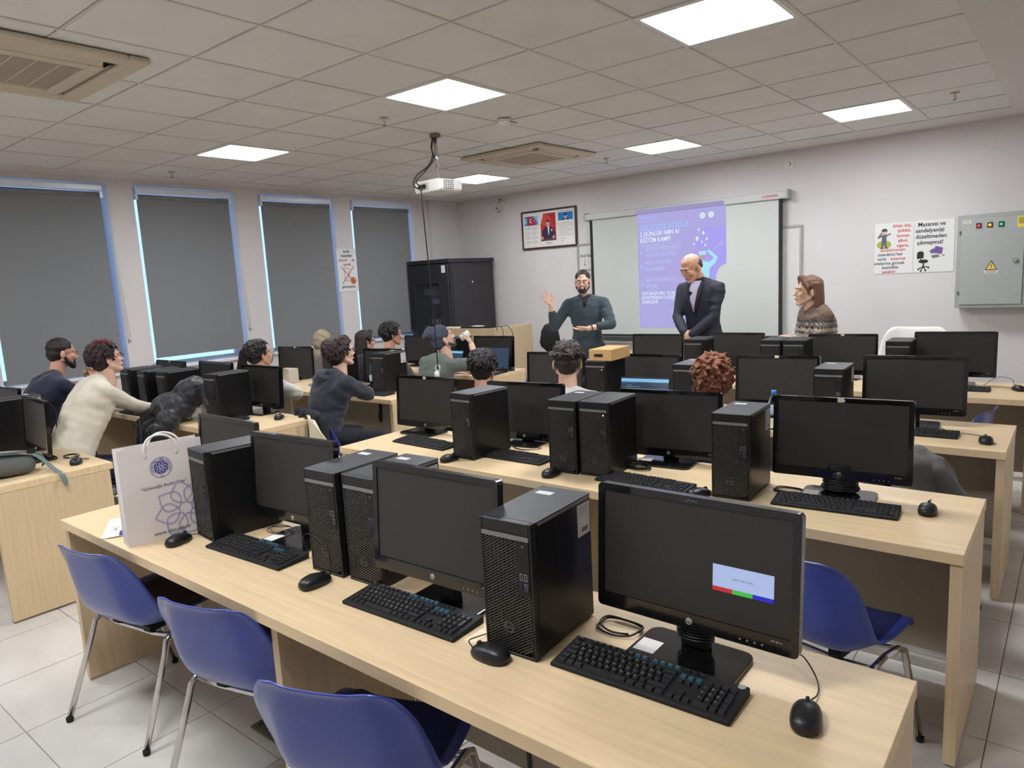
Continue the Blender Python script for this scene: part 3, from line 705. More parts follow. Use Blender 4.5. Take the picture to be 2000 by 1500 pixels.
# ------------------------------------------------------------------ tower computer
def make_tower():
    t = thing('computer_tower', '', 'computer')
    MB().box(-.077,.077,.018,.285,.004,.345).build('case', CASES, t, bevel=.003)
    MB().box(-.0775,.0775,.018,.2855,.3455,.35).build('top_cover', CASE, t, bevel=.002)
    MB().box(.0765,.0785,.03,.28,.338,.346).build('edge_strip', SILV, t)
    fp = MB(); fp.box(-.077,-.070,0,.018,0,.35); fp.box(.070,.077,0,.018,0,.35); fp.box(-.07,.07,0,.018,0,.008); fp.box(-.07,.07,0,.018,.318,.35); fp.box(-.07,.07,.012,.018,.008,.318)
    f = fp.build('front_panel', BLK, t, bevel=.0015, bseg=1)
    MB().box(-.070,.070,-.002,.01,.306,.317).build('silver_strip', SILV, f)
    MB().box(.034,.069,-.001,.012,.165,.305).build('port_panel', BLKM, f)
    g = MB(); nn = 44
    for k in range(-9, nn):
        # slanting rib clipped to the opening
        z0 = .010+k*.0075; x0, x1 = -.069, .069; sl = .62
        def zz(x): return z0+(x-x0)*sl
        zt = .304
        a, b = x0, x1
        if zz(a) < .010: a = x0+(.010-z0)/sl
        if zz(b) > zt: b = x0+(zt-z0)/sl
        mids = [(a,b)]
        if b > .033 and zz(max(a,.033)) > .162-.0:   # stops at the port panel
            bb = .033
            if zz(bb) < .165: bb = min(b, x0+(.163-z0)/sl)
            mids = [(a,min(b,bb))]
        for (p,q) in mids:
            if q-p < .004: continue
            pts = [(p,.001,zz(p)),(q,.001,zz(q)),(q,.001,zz(q)+.0042),(p,.001,zz(p)+.0042)]
            g.prism(pts,(0,.009,0))
    for k in range(11): 
        x = -.062+.0125*k
        if x > .032: g.box(x,x+.0012,.003,.012,.010,.163)
        else: g.box(x,x+.0012,.003,.012,.010,.304)
    stuff(g.build('grille', mat('grille_black',(62,60,57),.4), f))
    MB().lathe([(.0035,0),(.0035,-.002)],(.053,-.001,.293),10,'y').build('power_button', GREYD, f)
    for k,(x,z,mm) in enumerate([(.045,.215,CHROME),(.058,.215,CHROME),(.045,.19,mat('usb_blue',(46,52,120),.4)),(.058,.19,CHROME)]):
        m = MB(); m.box(x-.004,x+.004,-.0022,-.001,z-.009,z+.009,0); m.box(x-.0025,x+.0025,-.0028,-.0022,z-.0075,z+.0075,1); m.build('usb_port', [mm, BLKM], f)
    a = Art((0,-.0018,.075),(1,0,0),(0,0,1),(0,-1,0)); a.ring(0,0,.0125,.015,GREYD,1); a.text('DELL',-.0115,-.0038,.0105,GREYD,1,bold=.02); a.build('emblem', f)
    MB().box(-.06,.06,.03,.27,0,.004).build('feet', RUB, t)
    MB().box(-.065,.065,.2856,.287,.02,.33).build('rear_panel', GREYM, t)
    return t
tow = make_tower(); tow_used = [False]
G_T = 'black tower computers with slanted grille fronts'
TOW = [(-1.065,1.242,3,'black tower with a barcode sticker on its side, left of the test-box monitor',1),
 (-1.712,1.315,2,'right one of the paired black towers on the nearest desk, with a blue plug behind',1),
 (-1.888,1.298,3,'left one of the paired black towers on the nearest desk',2),
 (-2.585,1.245,-6,'black tower on the nearest desk right beside the paper bag',0),
 (-2.50,2.62,-4,'leftmost black tower on the second right-hand desk',0),
 (-1.88,2.65,3,'left one of two adjoining towers on the second right-hand desk',2),
 (-1.715,2.67,3,'right one of two adjoining towers on the second right-hand desk, power light lit',3),
 (-1.065,2.655,3,'black tower left of the sticker-marked monitor on the second right-hand desk',1),
 (-2.525,3.975,2,'black tower on the third right-hand desk carrying the cardboard box',3),
 (-1.875,3.965,3,'black tower on the third right-hand desk left of the curly head',2),
 (-1.055,4.01,3,'black tower with lighter side, on the third right-hand desk near its right end',1),
 (-2.485,5.42,3,'leftmost black tower on the farthest right-hand desk, before the suited man',0),
 (-1.855,5.43,3,'left one of the paired towers on the farthest right-hand desk',0),
 (-1.685,5.44,3,'right one of the paired towers on the farthest right-hand desk',0),
 (-.985,5.47,2,'black tower on the farthest right-hand desk in front of the white chair',0),
 (-5.30,1.28,0,'black tower on the nearest left-hand desk, behind the backpack',1),
 (-6.22,2.48,0,'black tower with a white rear label beside the person in cream, second left-hand desk',1),
 (-5.61,2.50,0,'black tower behind the puffer jacket on the second left-hand desk',0),
 (-5.885,2.47,-4,'black tower left of the puffer jacket on the second left-hand desk',0),
 (-4.95,2.50,3,'black tower right of the puffer jacket on the second left-hand desk',0),
 (-5.42,3.93,-8,'black tower left of the hooded person on the third left-hand desk',0),
 (-4.70,3.93,5,'black tower with a white label beside the water bottle on the third left-hand desk',1),
 (-5.10,5.25,3,'black tower with white label behind the drinking man\'s hand',1)]
TO = []
STK = mat('label_paper',(198,198,200),.6)
for (x, y, yw, lab, st) in TOW:
    o = place(tow, tow_used, (x,y,DZ), rad(yw), lab, 'computer', G_T); TO.append(o)
for o, (x, y, yw, lab, st) in zip(TO, TOW):
    if st in (1,2): MB().box(-.055,-.005,.215,.24,.3502,.3508).build('top_label', STK, o)
    if st == 1:
        s = MB().box(.0772,.0778,.215,.278,.245,.332).build('side_label', STK, o)
        a = Art((.0779,.215,.245),(0,1,0),(0,0,1),(1,0,0))
        for k in range(4): a.line([(.006,.078-.007*k),(.055-.01*(k%2),.078-.007*k)],.0022,GREYM,1)
        for k in range(9): a.rect(.02+.0035*k,.010,.022+.0035*k,.022,GREYD,1)
        a.build('printed_lines', o)
    if st == 3: 
        fpn = [c for c in o.children if c.name.startswith('front_panel')][0]
        MB().lathe([(.0032,0),(.0032,-.001)],(.053,-.0033,.293),10,'y').build('power_light', mat('white_light',(240,240,240),.5,emit=(235,240,255),es=1.2), fpn)
for k in (1,15):
    o = TO[k]; c = MB().box(-.0,.018,.288,.312,.255,.285).box(.002,.016,.312,.325,.26,.28).build('blue_plug', mat('plug_blue',(54,66,150),.4), o, bevel=.002)
    curve_tube('cable', [(.009,.325,.27),(.012,.35,.262),(.02,.365,.22),(.022,.36,.12),(.02,.352,.06)], .004, BLK, o)

# ------------------------------------------------------------------ keyboard
U = .0183
ROWS = [  # y, list of (x,w)
 (.1135, [(0,1)]+[(2+i,1) for i in range(4)]+[(6.5+i,1) for i in range(4)]+[(11+i,1) for i in range(4)]+[(15.3+i,1) for i in range(3)]),
 (.0900, [(i,1) for i in range(13)]+[(13,2)]+[(15.3+i,1) for i in range(3)]+[(18.6+i,1) for i in range(4)]),
 (.0715, [(0,1.5)]+[(1.5+i,1) for i in range(12)]+[(13.5,1.5)]+[(15.3+i,1) for i in range(3)]+[(18.6+i,1) for i in range(3)]),
 (.0530, [(0,1.75)]+[(1.75+i,1) for i in range(12)]+[(13.75,1.25)]+[(18.6+i,1) for i in range(3)]),
 (.0345, [(0,1.25),(1.25,1)]+[(2.25+i,1) for i in range(10)]+[(12.25,2.75),(16.3,1)]+[(18.6+i,1) for i in range(3)]),
 (.0160, [(0,1.25),(1.25,1.25),(2.5,1.25),(3.75,6.25),(10,1.25),(11.25,1.25),(12.5,1.25),(13.75,1.25)]+[(15.3+i,1) for i in range(3)]+[(18.6,2),(20.6,1)])]
KX0 = -.2075
def keyshape(mb, cx, cy, wd, dp, z0=.0, mi=0, h=.0055):
    a, b = wd/2-.0011, dp/2-.0011; c, d = a-.0022, b-.0020
    v = [(cx-a,cy-b,z0),(cx+a,cy-b,z0),(cx+a,cy+b,z0),(cx-a,cy+b,z0),(cx-c,cy-d,z0+h),(cx+c,cy-d,z0+h),(cx+c,cy+d,z0+h),(cx-c,cy+d,z0+h)]
    mb.add(v, [(4,5,6,7),(0,1,5,4),(1,2,6,5),(2,3,7,6),(3,0,4,7)], mi)
KM = {}
def keymesh(wd, dp, mt):
    k = (round(wd,4), round(dp,4), mt.name)
    if k not in KM: mb = MB(); keyshape(mb,0,0,wd,dp); KM[k] = mb.mesh('key', mt)
    return KM[k]
def kz(y): return .0115+.010*(y/.13)
def keylist():
    out = []
    for r,(y,ks) in enumerate(ROWS):
        dp = .0130 if r == 0 else U
        for (x,wd) in ks: out.append((KX0+(x+wd/2)*U, y+.003, wd*U, dp, r, x))
    out.append((KX0+22.1*U, (.0715+.0530)/2+.003, U, 2*U, 2, 21.6)); out.append((KX0+22.1*U, (.0345+.0160)/2+.003, U, 2*U, 4, 21.6))
    return out
LET = {1:'"1234567890*-',2:' QWERTYUIOPĞÜ',3:' ASDFGHJKLŞİ,',4:' <ZXCVBNMÖÇ.'}
def make_keyboard(full):
    t = thing('keyboard', '', 'keyboard')
    m = MB(); 
    m.add([(-.22,0,0),(.22,0,0),(.22,.13,0),(-.22,.13,0),(-.22,0,.0105),(.22,0,.0105),(.22,.13,.0205),(-.22,.13,.0205)],[(0,3,2,1),(4,5,6,7),(0,1,5,4),(1,2,6,5),(2,3,7,6),(3,0,4,7)])
    m.build('keyboard_body', BLKM, t, bevel=.003)
    slope = math.atan(.01/.13)
    if full:
        for (x,y,wd,dp,r,kx) in keylist():
            tl = (r == 1 and 15 < kx < 18) or (r == 0 and kx in (8.5,9.5,11,12,13,14))
            o = obj('key', keymesh(wd,dp,KEYT if tl else KEY), t, (x,y,kz(y)-.0005)); o.rotation_euler = (slope,0,0)
        a = Art((0,0,.0173),(1,0,0),(0,math.cos(slope),math.sin(slope)),(0,-math.sin(slope),math.cos(slope)))
        a.O = Vector((0,0,.0173-.001)); a.k = 0
        for r,s in LET.items():
            y, ks = ROWS[r]
            for (x,wd),ch in zip(ks,s):
                if ch != ' ': a.text(ch, KX0+x*U+.0045, y+.0035, .0075, OFFW, 1)
        for r in (0,): 
            for (x,wd) in ROWS[0][1][:13]: a.line([(KX0+x*U+.005,ROWS[0][0]+.003),(KX0+x*U+.012,ROWS[0][0]+.003)],.0018,GREYM,1)
        for i,ch in enumerate('789'): a.text(ch, KX0+(18.6+i)*U+.004, ROWS[2][0]+.003, .0075, OFFW, 1)
        for i,ch in enumerate('456'): a.text(ch, KX0+(18.6+i)*U+.004, ROWS[3][0]+.003, .0075, OFFW, 1)
        for i,ch in enumerate('123'): a.text(ch, KX0+(18.6+i)*U+.004, ROWS[4][0]+.003, .0075, OFFW, 1)
        stuff(a.build('key_lettering', t))
    else:
        mb = MB()
        for (x,y,wd,dp,r,kx) in keylist(): keyshape(mb,x,y,wd,dp,kz(y)-.0005,0)
        stuff(mb.build('keys', KEY, t))
    return t
kbF = make_keyboard(True); kbS = make_keyboard(False); uF = [False]; uS = [False]
KB = [(-.735,1.262,2,'black keyboard in front of the monitor with the colour-bar test box',1),
 (-1.447,1.192,2,'black keyboard on the nearest desk in front of the middle monitor',1),
 (-2.27,1.205,3,'black keyboard on the nearest desk between the left tower and paired towers',1),
 (-2.945,2.70,-3,'leftmost black keyboard on the second right-hand desk',0),
 (-2.275,2.695,0,'second black keyboard from the left on the second right-hand desk',0),
 (-1.465,2.605,-2,'black keyboard on the second right-hand desk before the coiled cable',0),
 (-.69,2.685,5,'rightmost black keyboard on the second right-hand desk',0),
 (-.675,4.085,2,'rightmost black keyboard on the third right-hand desk',0),
 (-.675,5.60,0,'black keyboard on the farthest right-hand desk',0),
 (-5.06,2.42,0,'black keyboard at the right end of the second left-hand desk',0),
 (-5.95,2.38,0,'black keyboard before the person in cream, second left-hand desk',0),
 (-4.76,3.83,3,'black keyboard behind the water bottle on the third left-hand desk',0)]
KO = []
for (x,y,yw,lab,full) in KB:
    KO.append(place(kbF if full else kbS, uF if full else uS, (x,y,DZ), rad(yw), lab, 'keyboard', 'black desktop keyboards'))
bpy.context.view_layer.update()
KO[9].location = (-4.98,2.60,DZ); TO[19].location = (-4.96,2.555,DZ)
a = MB().lathe([(.009,0),(.009,.0006)],(.205,.121,.0203),20); 
for o in KO[:1]: 
    b_ = a.build('oval_badge', GREYM, o)
GSH = mat('grey_gloss',(92,94,96),.25)

# ------------------------------------------------------------------ mouse
def make_mouse():
    t = thing('computer_mouse', '', 'mouse')
    mb = MB(); n = 22; mcount = 9; vs = []
    def outl(a):
        x = .031*math.copysign(abs(math.cos(a))**.75, math.cos(a)); y = .056*math.copysign(abs(math.sin(a))**.85, math.sin(a)); x *= 1+.07*(-y/.056)
        return x, y
    prof = [(.90,0),(.97,.004),(1,.010),(.99,.016),(.93,.024),(.80,.031),(.58,.0355),(.3,.0378),(.02,.0385)]
    for (s, z) in prof:
        for k in range(n):
            x, y = outl(2*PI*k/n); zz = z*(1-.22*max(0,(y*s)/.056)-.10*max(0,-(y*s)/.056)); vs.append((x*s, y*s+.004*(z/.0385)*-1, zz))
    f = [tuple(range(n))[::-1]]
    for i in range(len(prof)-1):
        for k in range(n): f.append((i*n+k,i*n+(k+1)%n,(i+1)*n+(k+1)%n,(i+1)*n+k))
    f.append(tuple((len(prof)-1)*n+k for k in range(n)))
    mb.add(vs, f, 0, True); b = mb.build('mouse_body', mat('mouse_black',(27,27,28),.38), t)
    MB().lathe([(.0075,-.0035),(.0085,-.002),(.0085,.002),(.0075,.0035)],(0,.03,.0295),14,'x').build('scroll_wheel', RUB, b)
    MB().tube([(0,.015,.0372),(0,.024,.0355)],.0006,4).build('button_seam', BLKM, b)
    return t
mo = make_mouse(); uM = [False]
MS = [(-.395,1.375,12,'black mouse at the right end of the nearest desk',[(0,.055,.012),(.015,.10,.006),(.01,.16,.005),(-.02,.20,.03),(-.05,.235,.02)]),
 (-1.100,1.200,92,'black mouse in front of the tower with the barcode sticker',[(0,.055,.012),(.01,.075,.02),(.045,.080,.012),(.09,.075,.004)]),
 (-1.848,1.222,-2,'black mouse in front of the paired towers on the nearest desk',[(0,.055,.012),(.0,.062,.05),(-.03,.066,.10),(-.11,.066,.125),(-.165,.07,.10),(-.185,.10,.03)]),
 (-2.632,1.165,18,'black mouse beside the paper bag',[(0,.055,.012),(.02,.08,.01),(.05,.13,.006)]),
 (-2.540,2.555,-7,'black mouse in front of the leftmost tower on the second right-hand desk',[(0,.055,.012),(-.02,.09,.006),(-.04,.13,.004)]),
 (-1.905,2.585,-2,'black mouse in front of the side-by-side towers',[(0,.055,.012),(-.03,.08,.006),(-.08,.10,.004)]),
 (-1.185,2.63,-27,'black mouse beside the tower with the Dell mark on the second right-hand desk'.replace('Dell mark','lettered front'),[(0,.055,.012),(-.02,.10,.008),(-.07,.15,.03),(-.12,.20,.02)]),
 (-.40,2.85,3,'black mouse at the right end of the second right-hand desk',[(0,.055,.012),(-.01,.09,.004),(-.005,.16,.004)]),
 (-.335,4.08,8,'black mouse at the right end of the third right-hand desk',[(0,.055,.012),(.03,.09,.005),(-.05,.16,.004),(-.16,.19,.01),(-.24,.20,.05),(-.25,.14,.01)]),
 (-.305,5.74,30,'black mouse at the right end of the farthest right-hand desk',[(0,.055,.012),(.01,.10,.06),(-.05,.16,.07),(-.12,.2,.01)]),
 (-4.545,2.84,40,'black mouse at the right end of the second left-hand desk',[(0,.055,.012),(-.03,.10,.03),(-.08,.17,.10),(-.14,.18,.08)]),
 (-5.48,2.28,20,'black mouse between the person in cream and the puffer jacket',[(0,.055,.012),(0,.09,.005),(.02,.13,.004)]),
 (-4.50,1.47,60,'black mouse cable and mouse at the right end of the nearest left-hand desk'.replace('mouse cable and mouse','mouse'),[(0,.055,.012),(.05,.08,.004),(.0,.14,.004)])]
for (x,y,yw,lab,cab) in MS:
    o = place(mo, uM, (x,y,DZ), rad(yw), lab, 'mouse', 'black wired mice')
    cab = [(p[0],p[1],max(p[2],.003)) for p in cab]
    o['_c'] = 0; del o['_c']; CABQ = globals().setdefault('CABQ', []); CABQ.append((o, cab))
for o, cab in CABQ: curve_tube('cable', cab, .0018, BLK, o, n=5)
# loose cable coils on the desks
def coil(label, x, y, z, r, n, seed, wd=.0028, parent=None, flat=1):
    R = random.Random(seed); pts = []
    for k in range(n*8):
        a = k*PI/4; rr = r*R.uniform(.82,1.12); pts.append((rr*math.cos(a)*1.2, rr*math.sin(a)*.75, z+.004+.0022*(k//8)*2+R.uniform(0,.003)))
    t = MB(); P = pts
    o = curve_tube('cable_coil', P, wd, BLK, None, n=5, sub=3); o.location = (x,y,0)
    tag(o, label, 'cable', 'loose black cable coils on the desks'); return o
coil('loose black cable coil between the barcode tower and the test-box monitor', -.905,1.50,DZ,.055,2,1)
coil('loose black cable coil beside the third monitor base on the second right-hand desk', -1.60,2.88,DZ,.045,4,2)
coil('loose black cable coil left of the stand of the sticker-marked monitor', -.90,2.86,DZ,.05,2,3)
coil('loose black cables around the second monitor stand on the second right-hand desk', -2.33,2.95,DZ,.07,2,4,.002)
coil('loose black cables around the leftmost-but-one stand on the nearest desk', -2.36,1.43,DZ+.012,.05,2,5,.0018)
coil('loose black cable coil behind the monitor beside the backpack', -4.72,1.52,DZ,.05,2,6)
# bundle wound round the neck of the rightmost monitor of the second row
m = MB(); R = random.Random(5)
for k in range(16):
    z = .022+.0068*k; rx, ry = .062+R.uniform(-.006,.01), .035+R.uniform(-.003,.006)
    m.tube([(rx*math.cos(a*PI/8), .055+ry*math.sin(a*PI/8), z+R.uniform(-.002,.002)) for a in range(17)], .004, 5, caps=False)
stuff(m.build('wound_cable', BLK, MO[7]))
m = MB()
for k in range(5):
    z = .04+.008*k; rx, ry = .046, .026; m.tube([(rx*math.cos(a*PI/8), .055+ry*math.sin(a*PI/8), z+.001*math.sin(a)) for a in range(17)], .003, 5, caps=False)
m.build('wound_cable', BLK, MO[0])

# ------------------------------------------------------------------ moulded chairs
def chair_shell(th=.006, inset=0, z_off=0, v0=0, v1=1, half=1):
    # profile from back top to seat front (y,z), half width, side curl
    P = [(-.240,.760,.140,.010),(-.238,.750,.165,.016),(-.232,.718,.192,.03),(-.224,.670,.216,.042),(-.216,.622,.223,.055),(-.208,.575,.228,.068),(-.198,.525,.231,.078),(-.178,.474,.232,.082),(-.142,.434,.232,.080),(-.085,.412,.232,.070),(-.005,.408,.230,.056),(.075,.416,.228,.045),(.15,.428,.224,.035),(.205,.434,.215,.026),(.232,.424,.204,.02),(.242,.400,.196,.015)]
    return P
def make_chair(padcol, name='moulded_chair', shell=BLUE):
    t = thing(name, '', 'chair'); P = chair_shell()
    N = 16; vs = []; fs = []
    nrm = []
    for i,p in enumerate(P):
        a = P[max(i-1,0)]; b = P[min(i+1,len(P)-1)]; d = Vector((0,b[0]-a[0],b[1]-a[1])).normalized(); nrm.append(Vector((0,-d.z,d.y)) if False else Vector((0, -d.z, d.y)))
    for i,(y,z,hw,cu) in enumerate(P):
        nn = nrm[i]; nn = nn if nn.dot(Vector((0,1,1))) > 0 else -nn   # towards the sitter
        for k in range(N+1):
            u = -1+2*k/N; edge = max(0,(abs(u)-.55)/.45); c = cu*edge**1.8
            q = Vector((u*hw, y, z))+nn*(c + .012*(u*u))
            if abs(u) > .93: q += Vector((math.copysign(.008,u),0,0)) - nn*.012
            if i == 0: q += -nn*.012
            vs.append(q)
    W = N+1
    for i in range(len(P)-1):
        for k in range(N): fs.append((i*W+k,i*W+k+1,(i+1)*W+k+1,(i+1)*W+k))
    m = MB().add(vs, fs, 0, True).mesh('shell', shell); o = obj('shell', m, t)
    s = o.modifiers.new('sub','SUBSURF'); s.levels = 1; s.render_levels = 1
    sd = o.modifiers.new('sol','SOLIDIFY'); sd.thickness = .006; sd.offset = 0
    # pad on seat and lower back
    vs2 = []; fs2 = []; rng = range(8, 15); 
    for a_, i in enumerate(rng):
        y,z,hw,cu = P[i]; nn = nrm[i]; nn = nn if nn.dot(Vector((0,1,1))) > 0 else -nn
        for k in range(N+1):
            u = (-1+2*k/N)*.86; edge = max(0,(abs(u)-.55)/.45); c = cu*edge**1.8
            lift = .022 if (0 < a_ < len(rng)-1 and 0 < k < N) else .004
            vs2.append(Vector((u*hw,y,z))+nn*(c+.012*u*u+lift))
    for i in range(len(rng)-1):
        for k in range(N): fs2.append((i*W+k,i*W+k+1,(i+1)*W+k+1,(i+1)*W+k))
    m = MB().add(vs2, fs2, 0, True).mesh('seat_pad', padcol); o = obj('seat_pad', m, t); s = o.modifiers.new('sub','SUBSURF'); s.levels = 1; s.render_levels = 1
    # chrome legs: an inverted U each side, crossbars
    for sx in (-1,1):
        for sy,yt,yb in ((1,.13,.235),(-1,-.10,-.245)):
            MB().tube([(sx*.215,.015,.392),(sx*.222,yt*.75,.392),(sx*.228,yt,.375),(sx*.232,yt+(yb-yt)*.12,.32),(sx*.246,yb,.012)],.0115,10).build('leg', CHROME, t)
            MB().lathe([(.013,0),(.014,.018),(.012,.02)],(sx*.246,yb,0),10).build('foot_cap', RUB, t)
    for y in (.10,-.075): MB().tube([(-.222,y,.388),(-.12,y,.375),(.12,y,.375),(.222,y,.388)],.009,8).build('crossbar', CHROME, t)
    for x in (-.1,.1): MB().box(x-.02,x+.02,-.09,.11,.382,.406).build('seat_bracket', BLKM, t)
    return t
chB = make_chair(BPAD); uB = [False]
chU = make_chair(BLUEP); uU = [False]
CH = [(chB,uB,-2.91,1.14,10.6,'blue plastic chair at the left end of the nearest desk, black seat pad'),
 (chB,uB,-2.10,1.15,15,'blue plastic chair second from the left at the nearest desk, black seat pad'),
 (chU,uU,-1.43,1.08,22,'blue plastic chair in the front middle, cut off by the bottom edge of the view'),
 (chU,uU,-.655,2.42,-13,'empty blue chair with blue pad behind the test-box monitor, at the second desk'),
 (chB,uB,-1.93,2.35,-5,'blue chair barely showing between the middle monitor and the barcode tower'),
 (chU,uU,-.60,3.62,-12,'blue chair with the grey hoodie hanging on its back'),
 (chU,uU,-.62,4.97,80,'blue chair seen edge-on beyond the third right-hand desk'),
 (chU,uU,-4.75,6.13,160,'blue chair behind the far left-hand desk, beside the teacher counter'),
 (chB,uB,-5.17,1.72,-3,'blue chair under the person in the cream sweater'),
 (chB,uB,-6.02,1.78,-5,'blue chair under the bearded man in navy'),
 (chB,uB,-5.33,3.12,0,'blue chair under the person in the pale grey hoodie'),
 (chB,uB,-4.33,3.22,-12,'blue chair under the hooded dark-clothed person, with a black garment over its back'),
 (chB,uB,-3.12,3.42,10,'blue chair under the dark-haired person with glasses, third right-hand desk'),
 (chB,uB,-2.40,3.42,20,'blue chair under the person with the faded haircut'),
 (chB,uB,-1.50,3.42,20,'blue chair under the person with curly hair'),
 (chB,uB,-6.55,4.60,0,'blue chair under the headscarf wearer'),
 (chB,uB,-5.95,4.60,0,'blue chair under the long-haired woman with glasses'),
 (chB,uB,-5.40,4.60,0,'blue chair under the short-haired man in brown'),
 (chB,uB,-4.62,4.42,-10,'blue chair under the man in the beanie')]
for (p,u,x,y,yw,lab) in CH: place(p,u,(x,y,0),rad(yw),lab,'chair','blue moulded chairs with chrome legs')
whc = make_chair(WHITE,'plastic_chair',WHITE); whc.location = (-1.18,7.15,0); whc.rotation_euler = (0,0,PI); whc.scale = (1.25,1.1,1.36); whc['label'] = 'white plastic chair against the front wall, only its curved back showing'
# ------------------------------------------------------------------ small things on desks
# gift bag
BAGW = mat('bag_paper',(222,216,212),.55); LAV = mat('bag_lavender',(168,166,198),.7); BAGB = mat('bag_blue',(52,50,140),.6)
t = thing('paper_bag', 'white paper gift bag with a blue round emblem and flower print on the nearest desk', 'paper bag', (-2.722,1.178,DZ), rad(80))
W_, D_, H_ = .30, .085, .375
m = MB()
m.add([(-W_/2,0,0),(W_/2,0,0),(W_/2,D_,0),(-W_/2,D_,0),(-W_/2,0,H_),(W_/2,0,H_),(W_/2,D_*.75,H_),(-W_/2,D_*.75,H_),
       (-W_/2,D_*.5,.10),(-W_/2+.03,D_*.38,H_),(W_/2,D_*.5,.10),(W_/2-.03,D_*.38,H_)],
      [(0,3,2,1),(0,1,5,4),(2,3,7,6),(3,0,8),(0,4,9,8),(8,9,7,3),(1,2,10),(10,11,5,1),(2,6,11,10)])
b = m.build('bag_body', BAGW, t); sd = b.modifiers.new('s','SOLIDIFY'); sd.thickness = .0012
for y in (-.002, D_*.75+.002):
    pts = [(-.055,y,H_-.045),(-.057,y-.003,H_-.01),(-.045,y,H_+.02),(-.02,y,H_+.035),(.01,y,H_+.035),(.04,y,H_+.02),(.058,y-.003,H_-.01),(.056,y,H_-.045)]
    if y > 0: pts = [(p[0]+.03,p[1],p[2]-.006) for p in pts]
    curve_tube('rope_handle', pts, .0045, WHITE, t)
a = Art((0,-.0012,0),(1,0,0),(0,0,1),(0,-1,0))
ex, ez = -.005, .285
a.ring(ex,ez,.0385,.040,BAGB,1,40); a.disc(ex,ez,.026,BAGB,1,n=32)
for k in range(8):
    q = k*PI/4; pts = []
    for s_ in range(9):
        u = s_/8; r_ = .004+u*.019; w_ = .0075*math.sin(PI*u); pts.append((r_,w_))
    for sg in (1,-1): a.line([(ex+r_*math.cos(q)-sg*w_*math.sin(q), ez+r_*math.sin(q)+sg*w_*math.cos(q)) for r_,w_ in pts],.0012,WHITE,2)
ring_txt = 'TEKİRDAĞ NAMIK KEMAL ÜNİVERSİTESİ'
for k,ch in enumerate(ring_txt):
    q = rad(215)-k*rad(250)/(len(ring_txt)-1); 
    if ch != ' ': a.text(ch, ex+.0295*math.cos(q), ez+.0295*math.sin(q), .0085, BAGB, 1, rot=q-PI/2, align='CENTER', bold=.01)
a.text('2006', ex, ez-.037, .007, BAGB, 1, align='CENTER', bold=.01)
a.text('“Geleceğe Açılan Kapı”', -.085, .205, .0175, NV, 1, rot=rad(2), bold=.0)
a.text('www.nku.edu.tr', -.06, .022, .021, NV, 2, rot=rad(1))
fx_, fz_ = .065, .105
for k in range(8):
    q = k*PI/4+.15
    for sg in (1,-1):
        pts = []
        for s_ in range(13):
            u = s_/12; r_ = .022+u*.092; w_ = .040*math.sin(PI*u**.8)*(1 if u<1 else 0); x_ = fx_+r_*math.cos(q)-sg*w_*math.sin(q); z_ = fz_+r_*math.sin(q)+sg*w_*math.cos(q); pts.append((min(max(x_,-.148),.148), max(z_,.004)))
        a.line(pts,.006,LAV,1)
a.build('printed_artwork', b)
for k,(dx,dy,rz) in enumerate([(0,0,0),(.012,.006,4)]):
    t = thing('brochure', ['white brochure with blue corner, lying lowest beside the paper bag','white folded brochure on top, half under the paper bag'][k], 'brochure', (-3.02+dx,1.13+dy,DZ+.001+.003*k), rad(-28+rz), 'brochures beside the bag')
    MB().box(-.15,.11,-.075,.10,0,.0022).build('sheet', PAPER, t)
    if k == 1:
        a = Art((0,0,.0024),(1,0,0),(0,1,0),(0,0,1)); a.poly([(-.03,.03),(0,-.01),(.06,-.03),(.11,-.03),(.11,.10),(-.01,.10),(-.035,.07)],BAGB,1)
        for q in (-.6,0,.5): a.line([(.03,-.045),(.0+.02*math.cos(q+3),-.045+.03*math.sin(q+3))],.002,NV,2)
        a.build('print', t)
# cardboard box on the third-row tower
t = thing('cardboard_box', 'small brown cardboard box lying on a tower of the third right-hand desk', 'box', (-2.50,4.13,DZ+.351), rad(4))
CB = mat('cardboard',(200,160,104),.8,noise=.05,nscale=30)
MB().box(-.085,.085,-.14,.14,0,.072).build('box_body', CB, t, bevel=.002); MB().box(-.085,.085,-.14,.14,.0722,.0745).build('lid_flap', CB, t)
m = MB().rbox(-.045,.02,-.1412,-.1395,.026,.046,.004).build('handle_slot', mat('slot_black',(30,26,24),.8), t)
# water bottles
PET = mat('clear_plastic',(225,238,250),.05,trans=1,ior=1.12,spec=.6); CAPB = mat('cap_blue',(70,130,215),.4); LABL = mat('bottle_label',(190,215,238),.4)
def bottle(label, x, y):
    t = thing('water_bottle', label, 'bottle', (x,y,DZ), 0, 'clear water bottles with blue caps')
    MB().lathe([(.026,0),(.031,.006),(.031,.05),(.029,.055),(.031,.06),(.031,.145),(.028,.165),(.016,.19),(.0125,.196),(.0125,.208)],n=24).build('bottle_body', PET, t)
    MB().lathe([(.0315,.085),(.0317,.10),(.0317,.135),(.0315,.137)],n=24).build('bottle_label', LABL, t)
    MB().lathe([(.0145,.205),(.015,.208),(.015,.222),(.0135,.224)],n=20).build('cap', CAPB, t)
bottle('clear water bottle with a blue cap beside the hooded person', -4.93,4.06)
bottle('clear water bottle behind the tower and the sticker-marked monitor, blue cap showing', -1.33,3.96)
